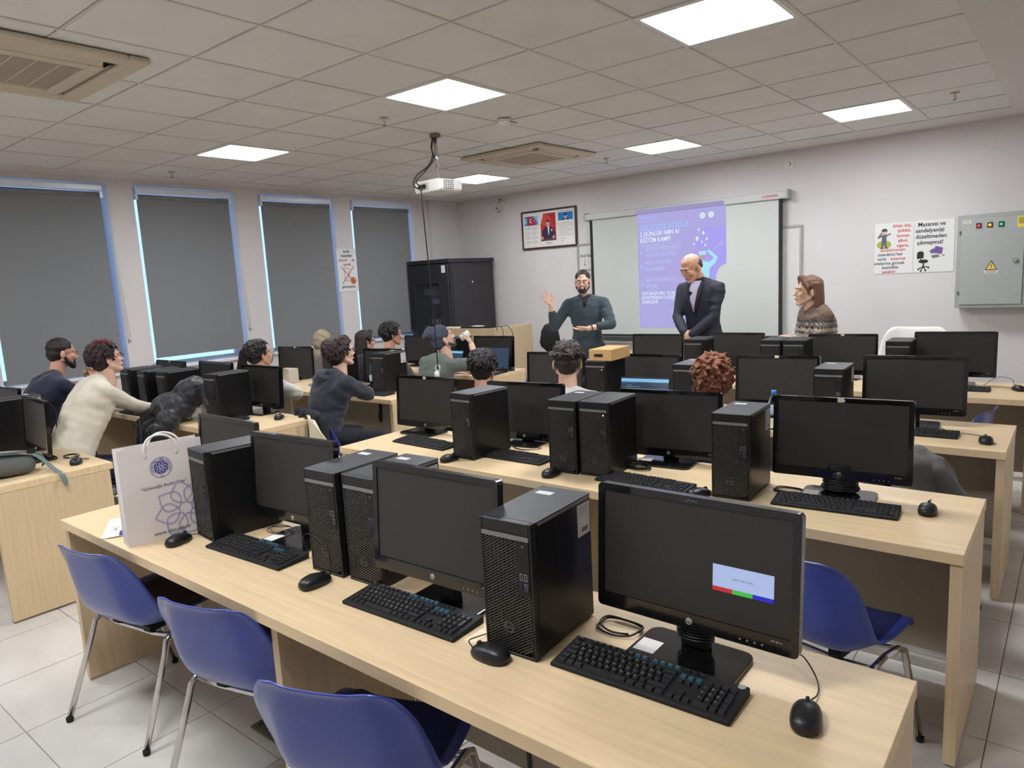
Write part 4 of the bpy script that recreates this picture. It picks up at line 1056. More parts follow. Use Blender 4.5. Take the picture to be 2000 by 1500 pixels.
# laptops
CODE = [(90,150,210),(200,120,90),(130,190,120),(210,210,190),(150,120,200)]
def laptop(label, x, y, rz, w, h, tilt, bright):
    t = thing('laptop', label, 'laptop', (x,y,DZ), rad(rz), 'open laptops showing code')
    b = MB().rbox(-w/2,w/2,-h,0,.0,.016,.012,axis='z').build('keyboard_base', BLKM, t)
    m = MB()
    for r_ in range(5):
        for c_ in range(13): keyshape(m, -w/2+.03+c_*(w-.06)/12.5, -h+.09+r_*.019+.01, (w-.06)/12.5, .019, .016, 0, .0015)
    stuff(m.build('keys', KEY, t))
    s = MB().box(-w/2,w/2,-.004,.004,0,h).build('lid', BLKM, t, (0,.002,.014), bevel=.003); s.rotation_euler = (rad(-tilt),0,0)
    a = Art((-w/2,-.0044,0),(1,0,0),(0,0,1),(0,-1,0)); a.rect(.008,.016,w-.008,h-.01,mat('code_screen',(20,20,20),.3,emit=(44,62,84),es=1.0),1)
    if bright: a.rect(.008,h-.034,w-.008,h-.012,mat('code_bar',(20,20,20),.3,emit=(120,180,215),es=1.1),2); a.rect(.012,h-.044,w*.3,h-.037,mat('code_tab',(20,20,20),.3,emit=(60,90,130),es=1),2)
    R = random.Random(int(w*1000))
    for k in range(14):
        z = h-.055-k*.0125
        if z < .02: break
        x_ = .03+.012*R.randint(0,3)
        for q in range(R.randint(1,3)):
            l_ = R.uniform(.02,.07); a.rect(x_,z,x_+l_,z+.003,mat('code_%d'%R.randint(0,4),(20,20,20),.3,emit=CODE[R.randint(0,4)],es=.8),2); x_ += l_+.008
    a.build('code_display', s)
laptop('open laptop with a blue code window between the two heads, third right-hand desk', -2.20,4.02,6,.345,.235,15,True)
laptop('open laptop with dark code on the farthest left-hand desk', -4.62,5.38,6,.34,.235,12,False)
laptop('open laptop half hidden behind the drinking man', -5.05,5.16,0,.33,.225,18,True)
# things on the farthest left desk
def simple(name, label, cat, loc, rz=0, group=None): return thing(name, label, cat, loc, rad(rz), group)
t = simple('paper_cup','white paper cup on the farthest left-hand desk','cup',(-4.55,5.17,DZ)); MB().lathe([(.026,0),(.034,.09),(.036,.092),(.034,.094),(.032,.088)],n=20).build('cup_body', WHITE, t)
t = simple('headphones','dark red headphones lying by the laptop with code','headphones',(-4.545,5.34,DZ+.001),20)
MB().tube([(.055*math.cos(k*PI/10),.045*math.sin(k*PI/10),.02+.004*math.sin(k*PI/10)) for k in range(11)],.007,6).build('headband', mat('maroon',(96,36,40),.5), t)
for s_ in (-1,1): MB().lathe([(.012,-.012),(.026,-.008),(.026,.008),(.012,.012)],(s_*.055,-.005,.026),14,'x').build('ear_cup', BLKM, t)
t = simple('computer_mouse','black mouse at the right end of the farthest left-hand desk','mouse',(-4.49,5.50,DZ),30); bm_ = [c for c in mo.children if c.name.startswith('mouse_body')][0]; c_ = copy_tree(bm_, t)
t = simple('usb_adapter','small grey adapter with cables near the edge of the farthest left-hand desk','adapter',(-4.50,5.24,DZ),15); MB().rbox(-.04,.04,-.015,.015,.001,.012,.005,axis='z').build('adapter_body', SILV, t)
curve_tube('cable',[(.035,0,.008),(.06,-.03,.004),(.06,-.08,.004),(.065,-.14,.004)],.0018,BLK,t); curve_tube('cable',[(.04,.005,.008),(.03,-.04,.004),(.02,-.10,.004),(.03,-.15,.004)],.0018,BLK,t)
t = simple('plastic_packet','blue and white packet beside the monitor on the third left-hand desk','packet',(-5.75,4.03,DZ+.001),15); MB().rbox(-.07,.07,-.04,.04,0,.02,.015,axis='z').build('packet_body', mat('packet_blue',(100,150,205),.4), t, bevel=.004); MB().box(-.02,.06,-.035,.0,.0201,.022).build('white_tissue', WHITE, t)
t = simple('paper_carton','white paper carton behind the person in the pale hoodie','carton',(-6.2,4.02,DZ),8); MB().box(-.09,.09,-.06,.06,0,.15).build('carton_body', OFFW, t, bevel=.003); MB().add([(-.09,-.06,.15),(.09,-.06,.15),(.07,-.10,.17),(-.07,-.10,.165)],[(0,1,2,3)]).build('open_flap', OFFW, t)
# teacher's counter
t = thing('teacher_counter', 'pale oak counter partition in front of the black rack', 'counter', (-5.40,6.32,0))
MB().box(-1.15,-.0305,0,.03,0,1.10).build('front_panel', WOODV, t, bevel=.002); MB().box(-.03,0,0,.75,0,1.105).build('end_panel', WOODV, t, bevel=.002); MB().box(-1.15,-.031,.031,.62,.72,.75).build('inner_desktop', WOOD, t)
t = simple('notebook','cream papers lying on the counter edge','papers',(-6.1,6.335,1.101)); MB().box(-.14,.10,-.005,.10,0,.012).build('paper_stack', mat('cream_paper',(214,206,180),.8), t)
t = simple('laptop_closed','flat black device on the teacher counter','device',(-5.78,6.37,1.101)); MB().rbox(-.17,.17,-.04,.14,0,.018,.01,axis='z').build('device_body', BLKM, t); MB().box(-.02,.12,0,.08,.0185,.026).build('paper', PAPER, t)
o = curve_tube('desk_cable',[(-5.24,6.30,.98),(-5.245,6.30,1.06),(-5.27,6.31,1.115),(-5.33,6.33,1.125),(-5.385,6.36,1.10),(-5.42,6.39,1.02)],.004,BLK); tag(o,'black cable looping over the counter end','cable')
o = curve_tube('desk_cable',[(-5.02,6.2,.97),(-5.06,6.24,1.07),(-5.18,6.33,1.12),(-5.30,6.40,1.128),(-5.41,6.45,1.10)],.004,BLK); tag(o,'second black cable looping over the counter, right of the other','cable')
# rack
RK = mat('rack_black',(40,40,44),.5); RKD = mat('rack_inside',(30,30,33),.6)
t = thing('server_rack', 'tall black server rack in the far left corner with glowing equipment behind its door', 'rack', (-7.03,6.90,0))
m = MB(); m.box(-.385,-.365,.03,.93,.05,1.93); m.box(.365,.385,.03,.93,.05,1.93); m.box(-.365,.365,.91,.93,.05,1.93); m.box(-.40,.40,.0,.95,1.93,1.985); m.box(-.40,.40,0,.95,.0,.05); m.build('cabinet_body', RK, t, bevel=.004)
MB().box(.386,.393,.07,.89,.10,1.88).build('side_panel', mat('rack_side',(46,45,47),.55), t, bevel=.004)
for y in (.25,.47,.70): MB().lathe([(.014,0),(.014,.003)],(.393,y,1.66),14,'x').build('round_lock', OFFW if y==.47 else BLKM, t)
d = MB(); d.box(-.38,-.27,-.01,.02,.06,1.92); d.box(.20,.38,-.01,.02,.06,1.92); d.box(-.27,.20,-.01,.02,1.66,1.92); d.box(-.27,.20,-.01,.02,.06,.3); dd = d.build('door', RK, t, bevel=.003)
MB().box(-.268,.198,.002,.006,.302,1.658).build('door_glass', mat('smoked_glass',(190,194,204),.08,trans=.95,ior=1.05), dd)
MB().box(.27,.34,-.0115,-.0102,1.80,1.90).build('paper_label', PAPER, dd)
m = MB().box(-.35,.35,.30,.9,.06,1.9); m.build('inner_frame', RKD, t)
for k,(z,h_) in enumerate([(1.50,.09),(1.38,.07),(1.08,.10),(.86,.10),(.6,.08),(.48,.05)]):
    e = MB().box(-.24,.18,.12,.30,z,z+h_).build('rack_unit', mat('unit_grey',(120,122,128),.5) if k in (0,) else RKD, t)
    if k in (2,3):
        for c_ in range(4): MB().box(-.10+.075*c_,-.04+.075*c_,.116,.12,z+.012,z+h_-.012).build('port_block', mat('port_grey',(160,158,156),.5), e)
    if k == 1: MB().box(-.05,.15,.112,.12,z,z+h_).build('white_card', mat('card',(150,156,190),.5), e)
t = simple('paper_sheet','white sheet sticking out on top of the black rack','paper',(-6.93,7.35,1.986),20); MB().box(-.15,.17,-.05,.05,0,.008).build('sheet', PAPER, t)
# office chair
t = thing('office_chair', 'black office chair with an oval back near the front wall', 'office chair', (-5.12,6.95,0), rad(200)); 
bk = blob_mesh([('e',(0,-.225,.91),(.135,.045,.20),I3),('e',(0,-.225,.86),(.15,.04,.12),I3)],.014,6,BLKM); obj('backrest', bk, t)
MB().tube([(0,-.24,.76),(0,-.26,.60),(0,-.12,.46),(0,0,.44)],.018,8).build('back_bar', BLKM, t); obj('seat', blob_mesh([('e',(0,.0,.47),(.23,.22,.045),I3)],.014,4,BLKM), t)
MB().tube([(0,0,.44),(0,0,.10)],.028,10).build('gas_column', BLKM, t)
for k in range(5):
    q = k*2*PI/5; MB().tube([(0,0,.11),(.27*math.cos(q),.27*math.sin(q),.07)],[.022,.014],8).build('leg', BLKM, t); MB().lathe([(.026,-.012),(.028,0),(.026,.012)],(.27*math.cos(q),.27*math.sin(q),.028),14,'x').build('caster', RUB, t)
# backpack on the nearest left desk
BP = mat('backpack_grey',(92,94,92),.85,bump=.15,bscale=400); BPL = mat('strap_light',(170,172,166),.8); BPT = mat('strap_green_grey',(104,118,116),.8)
t = thing('backpack', 'grey backpack lying on the nearest left-hand desk, strap hanging over the edge', 'backpack', (-4.475,1.27,DZ), rad(80))
obj('bag_body', blob_mesh([('c',(-.42,.02,.06),.055,(-.05,.02,.055),.05),('c',(-.42,.14,.06),.055,(-.06,.14,.05),.05),('e',(-.23,.08,.07),(.24,.12,.06),I3)],.012,5,BP,disp=.012,dscale=.09), t)
def ribbon(name, pts, wd, m, parent, side=(0,1,0), th=.003):
    S = Vector(side).normalized(); mb = MB(); vs = []
    for p in pts: p = Vector(p); vs += [p-S*wd/2, p+S*wd/2]
    fs = [(2*i,2*i+1,2*i+3,2*i+2) for i in range(len(pts)-1)]; o = mb.add(vs, fs, 0, True).build(name, m, parent)
    s = o.modifiers.new('s','SOLIDIFY'); s.thickness = th; s2 = o.modifiers.new('ss','SUBSURF'); s2.levels = 1; s2.render_levels = 1; return o
ribbon('shoulder_strap', [(-.40,.0,.125),(-.28,.01,.145),(-.16,.02,.138),(-.06,.03,.125),(.02,.05,.10),(.05,.08,.05),(.02,.10,.015)], .07, BP, t, th=.012)
ribbon('light_stripe', [(-.42,-.02,.128),(-.28,-.01,.154),(-.16,.0,.146),(-.07,.01,.134)], .022, BPL, t)
ribbon('webbing_strap', [(-.07,.02,.130),(-.01,.0,.115),(.03,-.03,.07),(.06,-.07,.02),(.085,-.125,.006),(.095,-.15,-.02),(.10,-.155,-.075)], .03, BPT, t, (.9,.25,0))
MB().rbox(-.02,.02,-.004,.004,-.012,.012,.003).build('buckle', BLKM, t, (-.02,.0,.128))
# puffer jacket on the second left desk
PUF = mat('puffer_black',(30,30,34),.5,sheen=.2)
t = thing('puffer_jacket', 'black quilted puffer jacket heaped over the front edge of the second left-hand desk', 'jacket', (-5.27,2.31,0))
pr_ = [('e',(.02,.10,.86),(.17,.16,.12),I3),('e',(.06,.22,.95),(.13,.12,.12),I3),('c',(.06,.26,1.0),.08,(.18,.30,.93),.06),('c',(.18,.30,.93),.06,(.25,.27,.86),.05),('e',(-.08,-.02,.72),(.13,.10,.15),I3),('c',(-.12,-.05,.70),.08,(-.12,-.10,.50),.06),('c',(.02,-.06,.72),.09,(.02,-.12,.50),.06),('c',(.14,.0,.80),.08,(.14,-.10,.66),.06),('c',(.16,-.13,.62),.04,(.16,-.12,.74),.05)]
jk = blob_mesh(pr_,.010,4,PUF)
def quilt(c):   # diamond seams
    s1 = abs(math.sin((c.x*1.2+c.z+c.y)*30)); s2 = abs(math.sin((c.x*1.2-c.z*1.1)*28)); return .008*(min(s1,s2)**.5-.6)+.008*mnoise.noise(c*9)
displace(jk, quilt)
obj('jacket_body', jk, t)
MB().lathe([(.05,0),(.052,-.012),(.040,-.014),(.036,.0)],(.115,-.135,.70),20,'y').build('cuff', PUF, t)
t = simple('white_cloth','crumpled white cloth beside the puffer jacket','cloth',(-5.18,2.55,DZ)); CL = mat('cloth_white',(206,204,194),.9)
obj('cloth_body', blob_mesh([('e',(0,0,.05),(.05,.07,.06),I3),('c',(.0,.03,.10),.03,(.02,.05,.16),.02)],.008,2,CL,disp=.03,dscale=.03), t)
# coats on the window sill beyond
t = thing('folded_coat', 'cream coat bundled on the window sill behind the pale-hoodie person', 'coat', (-7.1,4.45,.985)); CRC = mat('coat_cream',(190,182,160),.9)
t.location = (-6.75,4.05,DZ)
obj('coat_bundle', blob_mesh([('e',(0,0,.10),(.13,.13,.11),I3),('e',(.03,.06,.24),(.10,.08,.09),I3),('c',(-.06,-.05,.2),.05,(.05,.08,.28),.05)],.012,2,CRC,disp=.035,dscale=.06), t)
t['label'] = 'cream coat bundled at the left end of the third left-hand desk'
t = thing('black_bag', 'black bag leaning beside the cream coat under the window', 'bag', (-6.98,3.98,DZ), rad(20)); o = MB().prism([(-.09,-.05,0),(.09,-.05,0),(.09,.05,0),(-.09,.05,0)],(.10,.02,.33)).build('bag_body', BLKM, t, bevel=.02, bseg=3)
# hoodie on the chair of the third row
HG = mat('hoodie_grey',(112,112,112),.95,bump=.2,bscale=350,noise=.08,nscale=60)
t = thing('grey_hoodie', 'grey hooded sweatshirt draped over the back of a blue chair, third right-hand desk', 'sweatshirt', (-.57,3.62,0), rad(-12))
pr_ = [('e',(.02,-.24,.80),(.20,.08,.085),I3),('e',(.16,-.23,.72),(.10,.08,.13),I3),('c',(-.21,-.25,.74),.05,(.20,-.25,.77),.05),('c',(-.19,-.27,.74),.05,(-.19,-.31,.48),.05),('c',(-.06,-.28,.76),.06,(-.06,-.31,.46),.06),('c',(.08,-.28,.78),.06,(.08,-.31,.50),.06),('c',(.22,-.25,.76),.045,(.30,-.20,.60),.045),('c',(.30,-.20,.60),.045,(.27,-.22,.50),.04),('c',(.13,-.30,.80),.05,(.17,-.32,.52),.035)]
g = blob_mesh(pr_,.010,5,HG)
displace(g, lambda c: .010*math.sin(c.x*60+2*math.sin(c.z*9))+.018*mnoise.noise(c*11))
obj('sweatshirt_body', g, t)
# black garment and cream cloth over the hooded person's chair
BG = mat('garment_black',(34,34,38),.9); CC = mat('cream_cloth',(214,208,182),.9,noise=.04,nscale=12)
t = thing('black_garment', 'black garment with white stripes draped over the chair back of the hooded person', 'garment', (-4.33,3.22,0), rad(-12))
g = blob_mesh([('c',(-.19,-.25,.78),.030,(.19,-.25,.78),.030),('c',(-.17,-.27,.76),.026,(-.17,-.29,.50),.02),('c',(-.05,-.27,.76),.03,(-.05,-.29,.45),.02),('c',(.07,-.27,.76),.03,(.07,-.29,.45),.02),('c',(.17,-.27,.76),.028,(.19,-.29,.45),.02),('c',(.22,-.235,.74),.032,(.25,-.25,.45),.024)],.009,5,BG)
displace(g, lambda c: .008*math.sin(c.x*70+c.z*6))
obj('garment_body', g, t)
for k in range(3): ribbon('white_stripe', [(.235+.012*k,-.31,.62),(.24+.012*k,-.315,.52),(.245+.012*k,-.32,.43)], .006, WHITE, t, (1,.3,0))
t = thing('cream_cloth', 'cream cloth hanging over the right side of the hooded person\'s chair', 'cloth', (-4.33,3.22,0), rad(-12))
mb = MB(); vs = []; nx, nz = 12, 14
for j in range(nz+1):
    for i in range(nx+1):
        u = i/nx; v_ = j/nz; x = .17+.38*u*(.35+.65*v_)+.01*math.sin(v_*7); z = .80-.46*v_+.05*u*v_-.04*u; y = -.325+.18*u*v_+.012*math.sin(u*11+v_*3)-.02*v_
        vs.append((x,y,z))
mb.add(vs,[(j*(nx+1)+i,j*(nx+1)+i+1,(j+1)*(nx+1)+i+1,(j+1)*(nx+1)+i) for j in range(nz) for i in range(nx)],0,True)
o = mb.build('cloth_body', CC, t); s_ = o.modifiers.new('s','SOLIDIFY'); s_.thickness = .008
# floor box under the front desk
t = thing('floor_box', 'open metal floor box with loose wires between the front chairs', 'floor box', (-2.35,1.33,.0005), rad(0))
t.location = (-2.28,1.42,.0005)
m = MB(); m.box(-.16,.16,-.16,-.14,0,.008); m.box(-.16,.16,.14,.16,0,.008); m.box(-.16,-.14,-.14,.14,0,.008); m.box(.14,.16,-.14,.14,0,.008); m.build('box_rim', mat('rusty_metal',(104,94,82),.7,noise=.3,nscale=40), t)
MB().box(-.14,.14,-.14,.14,.0,.003).build('box_bottom', mat('box_green_grey',(96,104,94),.7,noise=.3,nscale=20), t)
for k in range(3): MB().tube([(-.12,.08-.05*k,.008),(.0,.02-.06*k,.014),(.13,-.05-.03*k,.008)],.006,6).build('wire', OFFW, t)
# cables under the nearest desk
o = curve_tube('hanging_cable',[(-.92,1.10,.70),(-.90,1.09,.60),(-.93,1.08,.5),(-.90,1.09,.42),(-.94,1.10,.36)],.006,BLK); tag(o,'dark cables hanging under the front edge of the nearest desk','cable')
o = curve_tube('hanging_cable',[(-4.98,4.20,.71),(-4.97,4.15,.62),(-4.94,4.13,.52),(-4.97,4.14,.44),(-5.0,4.16,.50),(-4.99,4.18,.58)],.012,BLK); tag(o,'thick black cable bundle hanging below the third left-hand desk','cable')
# ------------------------------------------------------------------ people
def V(*a): return Vector(a)
def frame_from(fwd, upv):
    f = Vector(fwd).normalized(); u = Vector(upv); r = f.cross(u).normalized(); u = r.cross(f).normalized()
    return Matrix((r, f, u)).transposed()     # columns: right, forward, up
_hc = {}
HEAD_PR = [('e',(0,-.010,.035),(.075,.093,.083),I3),('e',(0,.028,-.030),(.059,.060,.075),I3),('e',(0,.067,-.094),(.024,.021,.019),I3),
 ('c',(.052,-.002,-.045),.018,(.020,.060,-.090),.018),('c',(-.052,-.002,-.045),.018,(-.020,.060,-.090),.018),('c',(-.032,.076,.022),.014,(.032,.076,.022),.014),
 ('c',(0,.084,.010),.0075,(0,.104,-.027),.0105),('e',(.011,.093,-.031),(.008,.009,.007),I3),('e',(-.011,.093,-.031),(.008,.009,.007),I3),
 ('e',(.038,.062,-.022),(.022,.022,.024),I3),('e',(-.038,.062,-.022),(.022,.022,.024),I3),('e',(0,.082,-.060),(.024,.012,.013),I3),
 ('c',(0,-.022,-.06),.052,(0,-.045,-.175),.056),('e',(.077,-.010,-.008),(.009,.019,.031),Matrix.Rotation(.25,3,'Z')),('e',(-.077,-.010,-.008),(.009,.019,.031),Matrix.Rotation(-.25,3,'Z')),
 ('e',(.030,.0775,.004),(.0145,.010,.0095),I3),('e',(-.030,.0775,.004),(.0145,.010,.0095),I3)]
def head_mesh():
    if 'h' not in _hc: _hc['h'] = blob_mesh(HEAD_PR, .0045, 3, SKIN)
    return _hc['h']
def strands(R, n, top, droop, rad_, spread=.012, ell=(.083,.100,.088), c=(0,-.018,.045), front=.35, zmin=-.02, wave=0):
    """short tapered locks lying on the skull"""
    out = []
    for _ in range(n):
        th = R.uniform(0,2*PI); ph = R.uniform(.05, .95)**.8*PI/2*1.25
        d = V(math.cos(th)*math.sin(ph), math.sin(th)*math.sin(ph), math.cos(ph))
        if d.y > front and d.z < .55: continue
        p = V(c[0]+d.x*ell[0], c[1]+d.y*ell[1], c[2]+d.z*ell[2])
        if p.z < zmin: continue
        t = V(d.x, d.y, 0); 
        if t.length < .01: t = V(1,0,0)
        t.normalize(); t = (t*R.uniform(.4,1)+V(R.uniform(-.5,.5),R.uniform(-.2,.6) if d.y > -.2 else 0, -droop)).normalized()
        t = (t-d*t.dot(d)*.9).normalized(); L = R.uniform(.02,.045)*top
        q = p+d*R.uniform(0,spread)+t*L
        out.append(('c', p, rad_*R.uniform(.8,1.2), q, rad_*.55))
    return out
def hair_prims(style, seed=1):
    R = random.Random(seed); E_ = lambda c,r: ('e',c,r,I3)
    if style == 'short': return [E_((0,-.016,.046),(.080,.093,.082)),E_((0,-.045,.0),(.073,.062,.070))], .0045, .004
    if style == 'messy': return [E_((0,-.018,.050),(.083,.097,.088)),E_((0,-.045,-.005),(.075,.064,.075))]+strands(R,520,1.25,.5,.0058,.008), .004, .003
    if style == 'quiff': return [E_((0,-.014,.056),(.078,.093,.080)),E_((0,-.035,.01),(.0775,.075,.060)),E_((0,-.050,-.02),(.055,.042,.048))]+strands(R,460,1.1,-.05,.0055,.009,(.076,.092,.082),(0,-.012,.052),.6,.012), .004, .002
    if style == 'full': return [E_((0,-.020,.050),(.090,.103,.090)),E_((0,-.050,-.010),(.084,.070,.085)),E_((.0,.04,.085),(.065,.05,.045))]+strands(R,560,1.7,.9,.0062,.009,(.090,.106,.092),(0,-.02,.045),.5,-.09)+[('c',(s*.075,.02,.05),.018,(s*.083,.015,-.01),.010) for s in (-1,1)], .005, .004
    if style == 'curly':
        out = [E_((0,-.020,.048),(.088,.100,.088)),E_((0,-.048,-.02),(.082,.072,.088))]
        for _ in range(420):
            th = R.uniform(0,2*PI); z = R.uniform(-.75,1); r = math.sqrt(1-z*z); d = V(math.cos(th)*r, math.sin(th)*r, z)
            if d.y > .35 and d.z < .5: continue
            p = V(d.x*.094,-.028+d.y*.108,.030+d.z*.112); s1 = V(R.uniform(-1,1),R.uniform(-1,1),R.uniform(-1,.2)).normalized()*.018
            out += [('c',p,.0075,p+s1,.006),('c',p+s1,.006,p+s1+V(R.uniform(-1,1),R.uniform(-1,1),R.uniform(-1,1)).normalized()*.014,.005)]
        return out, .0045, .002
    if style == 'long':
        out = [E_((0,-.020,.048),(.084,.099,.086)),E_((0,-.050,-.01),(.080,.066,.085))]
        for k in range(46):
            a = PI*1.02*k/45+PI-.0; x = .083*math.cos(a); y = -.03+.075*math.sin(a)
            out += [('c',(x*.9,y+.01,.06),.016,(x*1.02,y-.005,-.06),.015),('c',(x*1.02,y-.005,-.06),.015,(x*1.12+R.uniform(-.006,.006),y-.018,-.165+R.uniform(-.02,.02)),.008)]
        out += [('c',(s*.02,.060,.108),.022,(s*.078,.035,.03),.013) for s in (-1,1)]+[('c',(s*.078,.035,.03),.012,(s*.081,.022,-.015),.008) for s in (-1,1)]
        return out, .005, .003
    if style == 'sides': # bald crown
        return [('c',(s*.0755,-.03,.03),.011,(s*.074,-.005,-.0),.007) for s in (-1,1)]+[('c',(s*.054,-.052,.04),.019,(s*.048,-.060,-.01),.019) for s in (-1,1)]+[('e',(0,-.055,.012),(.070,.0485,.050),I3)], .0045, .001
    if style == 'hijab':
        return [E_((0,-.022,.045),(.092,.112,.098)),E_((0,-.02,-.05),(.080,.088,.10)),('c',(0,-.03,-.10),.085,(0,-.04,-.20),.12),E_((0,-.05,.0),(.094,.09,.11))], .006, .006
    if style == 'beanie':
        return [E_((0,-.022,.048),(.086,.102,.090)),E_((0,-.075,.085),(.070,.070,.055)),('c',(0,-.08,.10),.055,(0,-.14,.085),.028),('c',(0,-.03,.0),.080,(0,-.06,-.01),.070)], .005, .003
    return None
def hair_material(col): return mat('hair_%d_%d_%d'%col, col, .55, noise=.35, nscale=60, stretch=(1,1,.25), bump=.5, bscale=160)
def IK(a, b, l1, l2, hint):
    a = Vector(a); b = Vector(b); d = b-a; L = d.length; M_ = l1+l2
    if L > M_*.995: b = a+d*(M_*.995/L); d = b-a; L = d.length
    x = (l1*l1-l2*l2+L*L)/(2*L); h = math.sqrt(max(0,l1*l1-x*x)); u = d/L; hn = Vector(hint); hn = (hn-u*hn.dot(u))
    hn = hn.normalized() if hn.length > 1e-5 else u.orthogonal(); return a+u*x+hn*h, b
def hand_prims(wr, d, n, side, curl=.5, spread=.12, s=1.0, thumb=.6):
    """wr wrist, d finger direction, n palm normal, side +1 right / -1 left"""
    d = Vector(d).normalized(); n = Vector(n); n = (n-d*n.dot(d)).normalized(); r = d.cross(n)*side
    out = []; base = []
    for i,(off,L,rr) in enumerate([(-.030,.064,.0085),(-.010,.074,.0092),(.011,.078,.0095),(.031,.071,.0092)]):  # little..index, +r is thumb side
        b = wr+d*(.088 if i else .080)*s+r*off*s; base.append(b); out.append(('c', wr+r*off*.55*s+d*.008, .015*s, b, .0125*s))
        dirv = (d+r*(off*3.2*spread/.12)).normalized(); p = b; c = curl*(1.15-.12*i)
        ang = 0
        for j,fr in enumerate((.45,.31,.24)):
            ang += c*(.75,1.0,.8)[j]; dd = dirv*math.cos(ang)+n*math.sin(ang); q = p+dd*L*fr*s; out.append(('c', p, rr*s*(1-.07*j), q, rr*s*(.93-.08*j))); p = q
    out.append(('e', wr+d*.045*s, (.038*s,.046*s,.015*s), Matrix((r,d,n)).transposed()))
    tb = wr+d*.022*s+r*.028*s+n*.006; t1 = tb+(r*.75+d*.65+n*.35*thumb).normalized()*.040*s; t2 = t1+(r*.35+d*.85+n*.5*thumb).normalized()*.030*s; t3 = t2+(r*.1+d*.95+n*.55*thumb).normalized()*.024*s
    out += [('c',wr+r*.012*s,.017*s,tb,.0155*s),('c',tb,.0150*s,t1,.0115*s),('c',t1,.0112*s,t2,.0102*s),('c',t2,.0100*s,t3,.0078*s)]
    return out
BROWMAT = mat('brow_dark',(40,30,26),.8); EYEW = mat('eye_white',(196,184,178),.3); EYED = mat('eye_dark',(36,24,20),.2); LIP = mat('lips',(176,110,98),.5); LIPP = mat('lips_pink',(182,98,96),.5); FRM = mat('spectacle_frame',(36,32,30),.3); FRG = mat('spectacle_gold',(92,76,64),.4,metal=.3)
def person(name_label, pos, head, hyaw, hpitch=0, hroll=0, neck=None, pelvis=None, byaw=0, sw=.185, hair='messy', hcol=(44,34,30), skin=SKIN, top=None, sleeve='long', trousers=(34,36,44), beard=None, glasses=None, arms=None, stand=False, hs=1.0, build=1.0, extra=None, seed=1, neckline=None, chair_h=.45, wrinkle=.012, shoe=(40,38,38), group=None):
    pos = Vector(pos); t = thing('person', name_label, 'person', pos, 0, group)
    head = Vector(head)-pos; neck = Vector(neck)-pos; pelvis = Vector(pelvis)-pos
    fb = V(-math.sin(byaw), math.cos(byaw), 0); rb = V(math.cos(byaw), math.sin(byaw), 0)
    ax = (neck-pelvis).normalized(); fr = (fb-ax*fb.dot(ax)).normalized(); B = Matrix((rb, fr, ax)).transposed(); Lt = (neck-pelvis).length
    # head orientation
    HM = Matrix.Rotation(hyaw,4,'Z') @ Matrix.Rotation(hpitch,4,'X') @ Matrix.Rotation(hroll,4,'Y')
    HT = Matrix.Translation(head) @ HM @ Matrix.Scale(hs,4)
    hd = head_mesh()
    k = build
    def torso(g):
        b_ = lambda f: pelvis+(neck-pelvis)*f
        pr = []
        prof = [(-.06,.150,.112),(.04,.160,.122),(.14,.156,.118),(.24,.146,.110),(.34,.142,.107),(.44,.147,.110),(.54,.156,.116),(.64,.163,.120),(.74,.165,.116),(.82,.158,.104)]
        for f_, w_, d_ in prof: pr.append(('e', b_(f_)+fr*.006, (w_*k+g, d_*k+g, (.085 if f_ < 0 or f_ > .8 else .15)+g), B))
        for s_ in (-1,1):
            pr += [('c',b_(.98)+rb*s_*.045-fr*.01,.045+g,b_(.90)+rb*s_*(sw-.045)-fr*.008,.050+g),('c',b_(.90)+rb*s_*(sw-.05),.056+g,b_(.76)+rb*s_*(sw-.06),.07+g),
                   ('c',b_(.88)+rb*s_*.05,.085*k+g,b_(.70)+rb*s_*.06,.10*k+g)]
        pr.append(('c',b_(.86),.075+g,b_(.99),.056+g))
        return pr
    sh = {-1: pelvis+(neck-pelvis)*.895-rb*(sw-.012), 1: pelvis+(neck-pelvis)*.895+rb*(sw-.012)}
    arms = arms or {}
    AR = {}
    for s in (-1,1):
        a = arms.get(s)
        if a is None:
            if stand: a = dict(w=sh[s]+fb*.06+rb*s*.04-V(0,0,.52)+pos, hint=-fb, d=(0,0,-1), n=-rb*s)
            else: a = dict(w=sh[s]+fb*.30-rb*s*.10-V(0,0,.27)+pos, hint=rb*s-V(0,0,1), d=fb-rb*s*.4, n=(0,0,-1))
        e, w_ = IK(sh[s], Vector(a['w'])-pos, .29*a.get('L',1), .255*a.get('L',1), a['hint']); AR[s] = (sh[s], e, w_, a)
    # legs
    LG = {}
    hz = pelvis
    for s in (-1,1):
        hip = hz+rb*s*.09*k
        if stand: kn = V(hip.x,hip.y,.50)+fb*.02+rb*s*.01; an = V(kn.x,kn.y,.09)-fb*.03
        else: kn = hip+fb*.40+rb*s*.05; kn.z = .52; an = V(kn.x,kn.y,.09)+fb*.02
        LG[s] = (hip, kn, an)
    # continuous body (skin)
    body = torso(-.012)
    for s in (-1,1):
        S_, E_, W_, a = AR[s]; body += [('c',S_,.047,E_,.040),('c',E_,.040,W_,.027)]
        hip, kn, an = LG[s]; body += [('c',hip,.072,kn,.050),('c',kn,.050,an,.036)]
    bm_ = blob_mesh(body, .011, 6, skin)
    hp = []
    for s in (-1,1):
        S_, E_, W_, a = AR[s]
        if a.get('hide'): continue
        fa = (W_-E_).normalized()
        hp += [('c',E_+(W_-E_)*.72,.031,W_,.026)]+hand_prims(W_, a['d'], a['n'], a.get('flip',1)*s, a.get('curl',.35), a.get('spread',.12), .95*a.get('hsz',1), a.get('thumb',.6))
    items = [(hd, HT, 0), (bm_, I4, 0)]
    if hp: items.append((blob_mesh(hp, .0035, 3, skin), I4, 0))
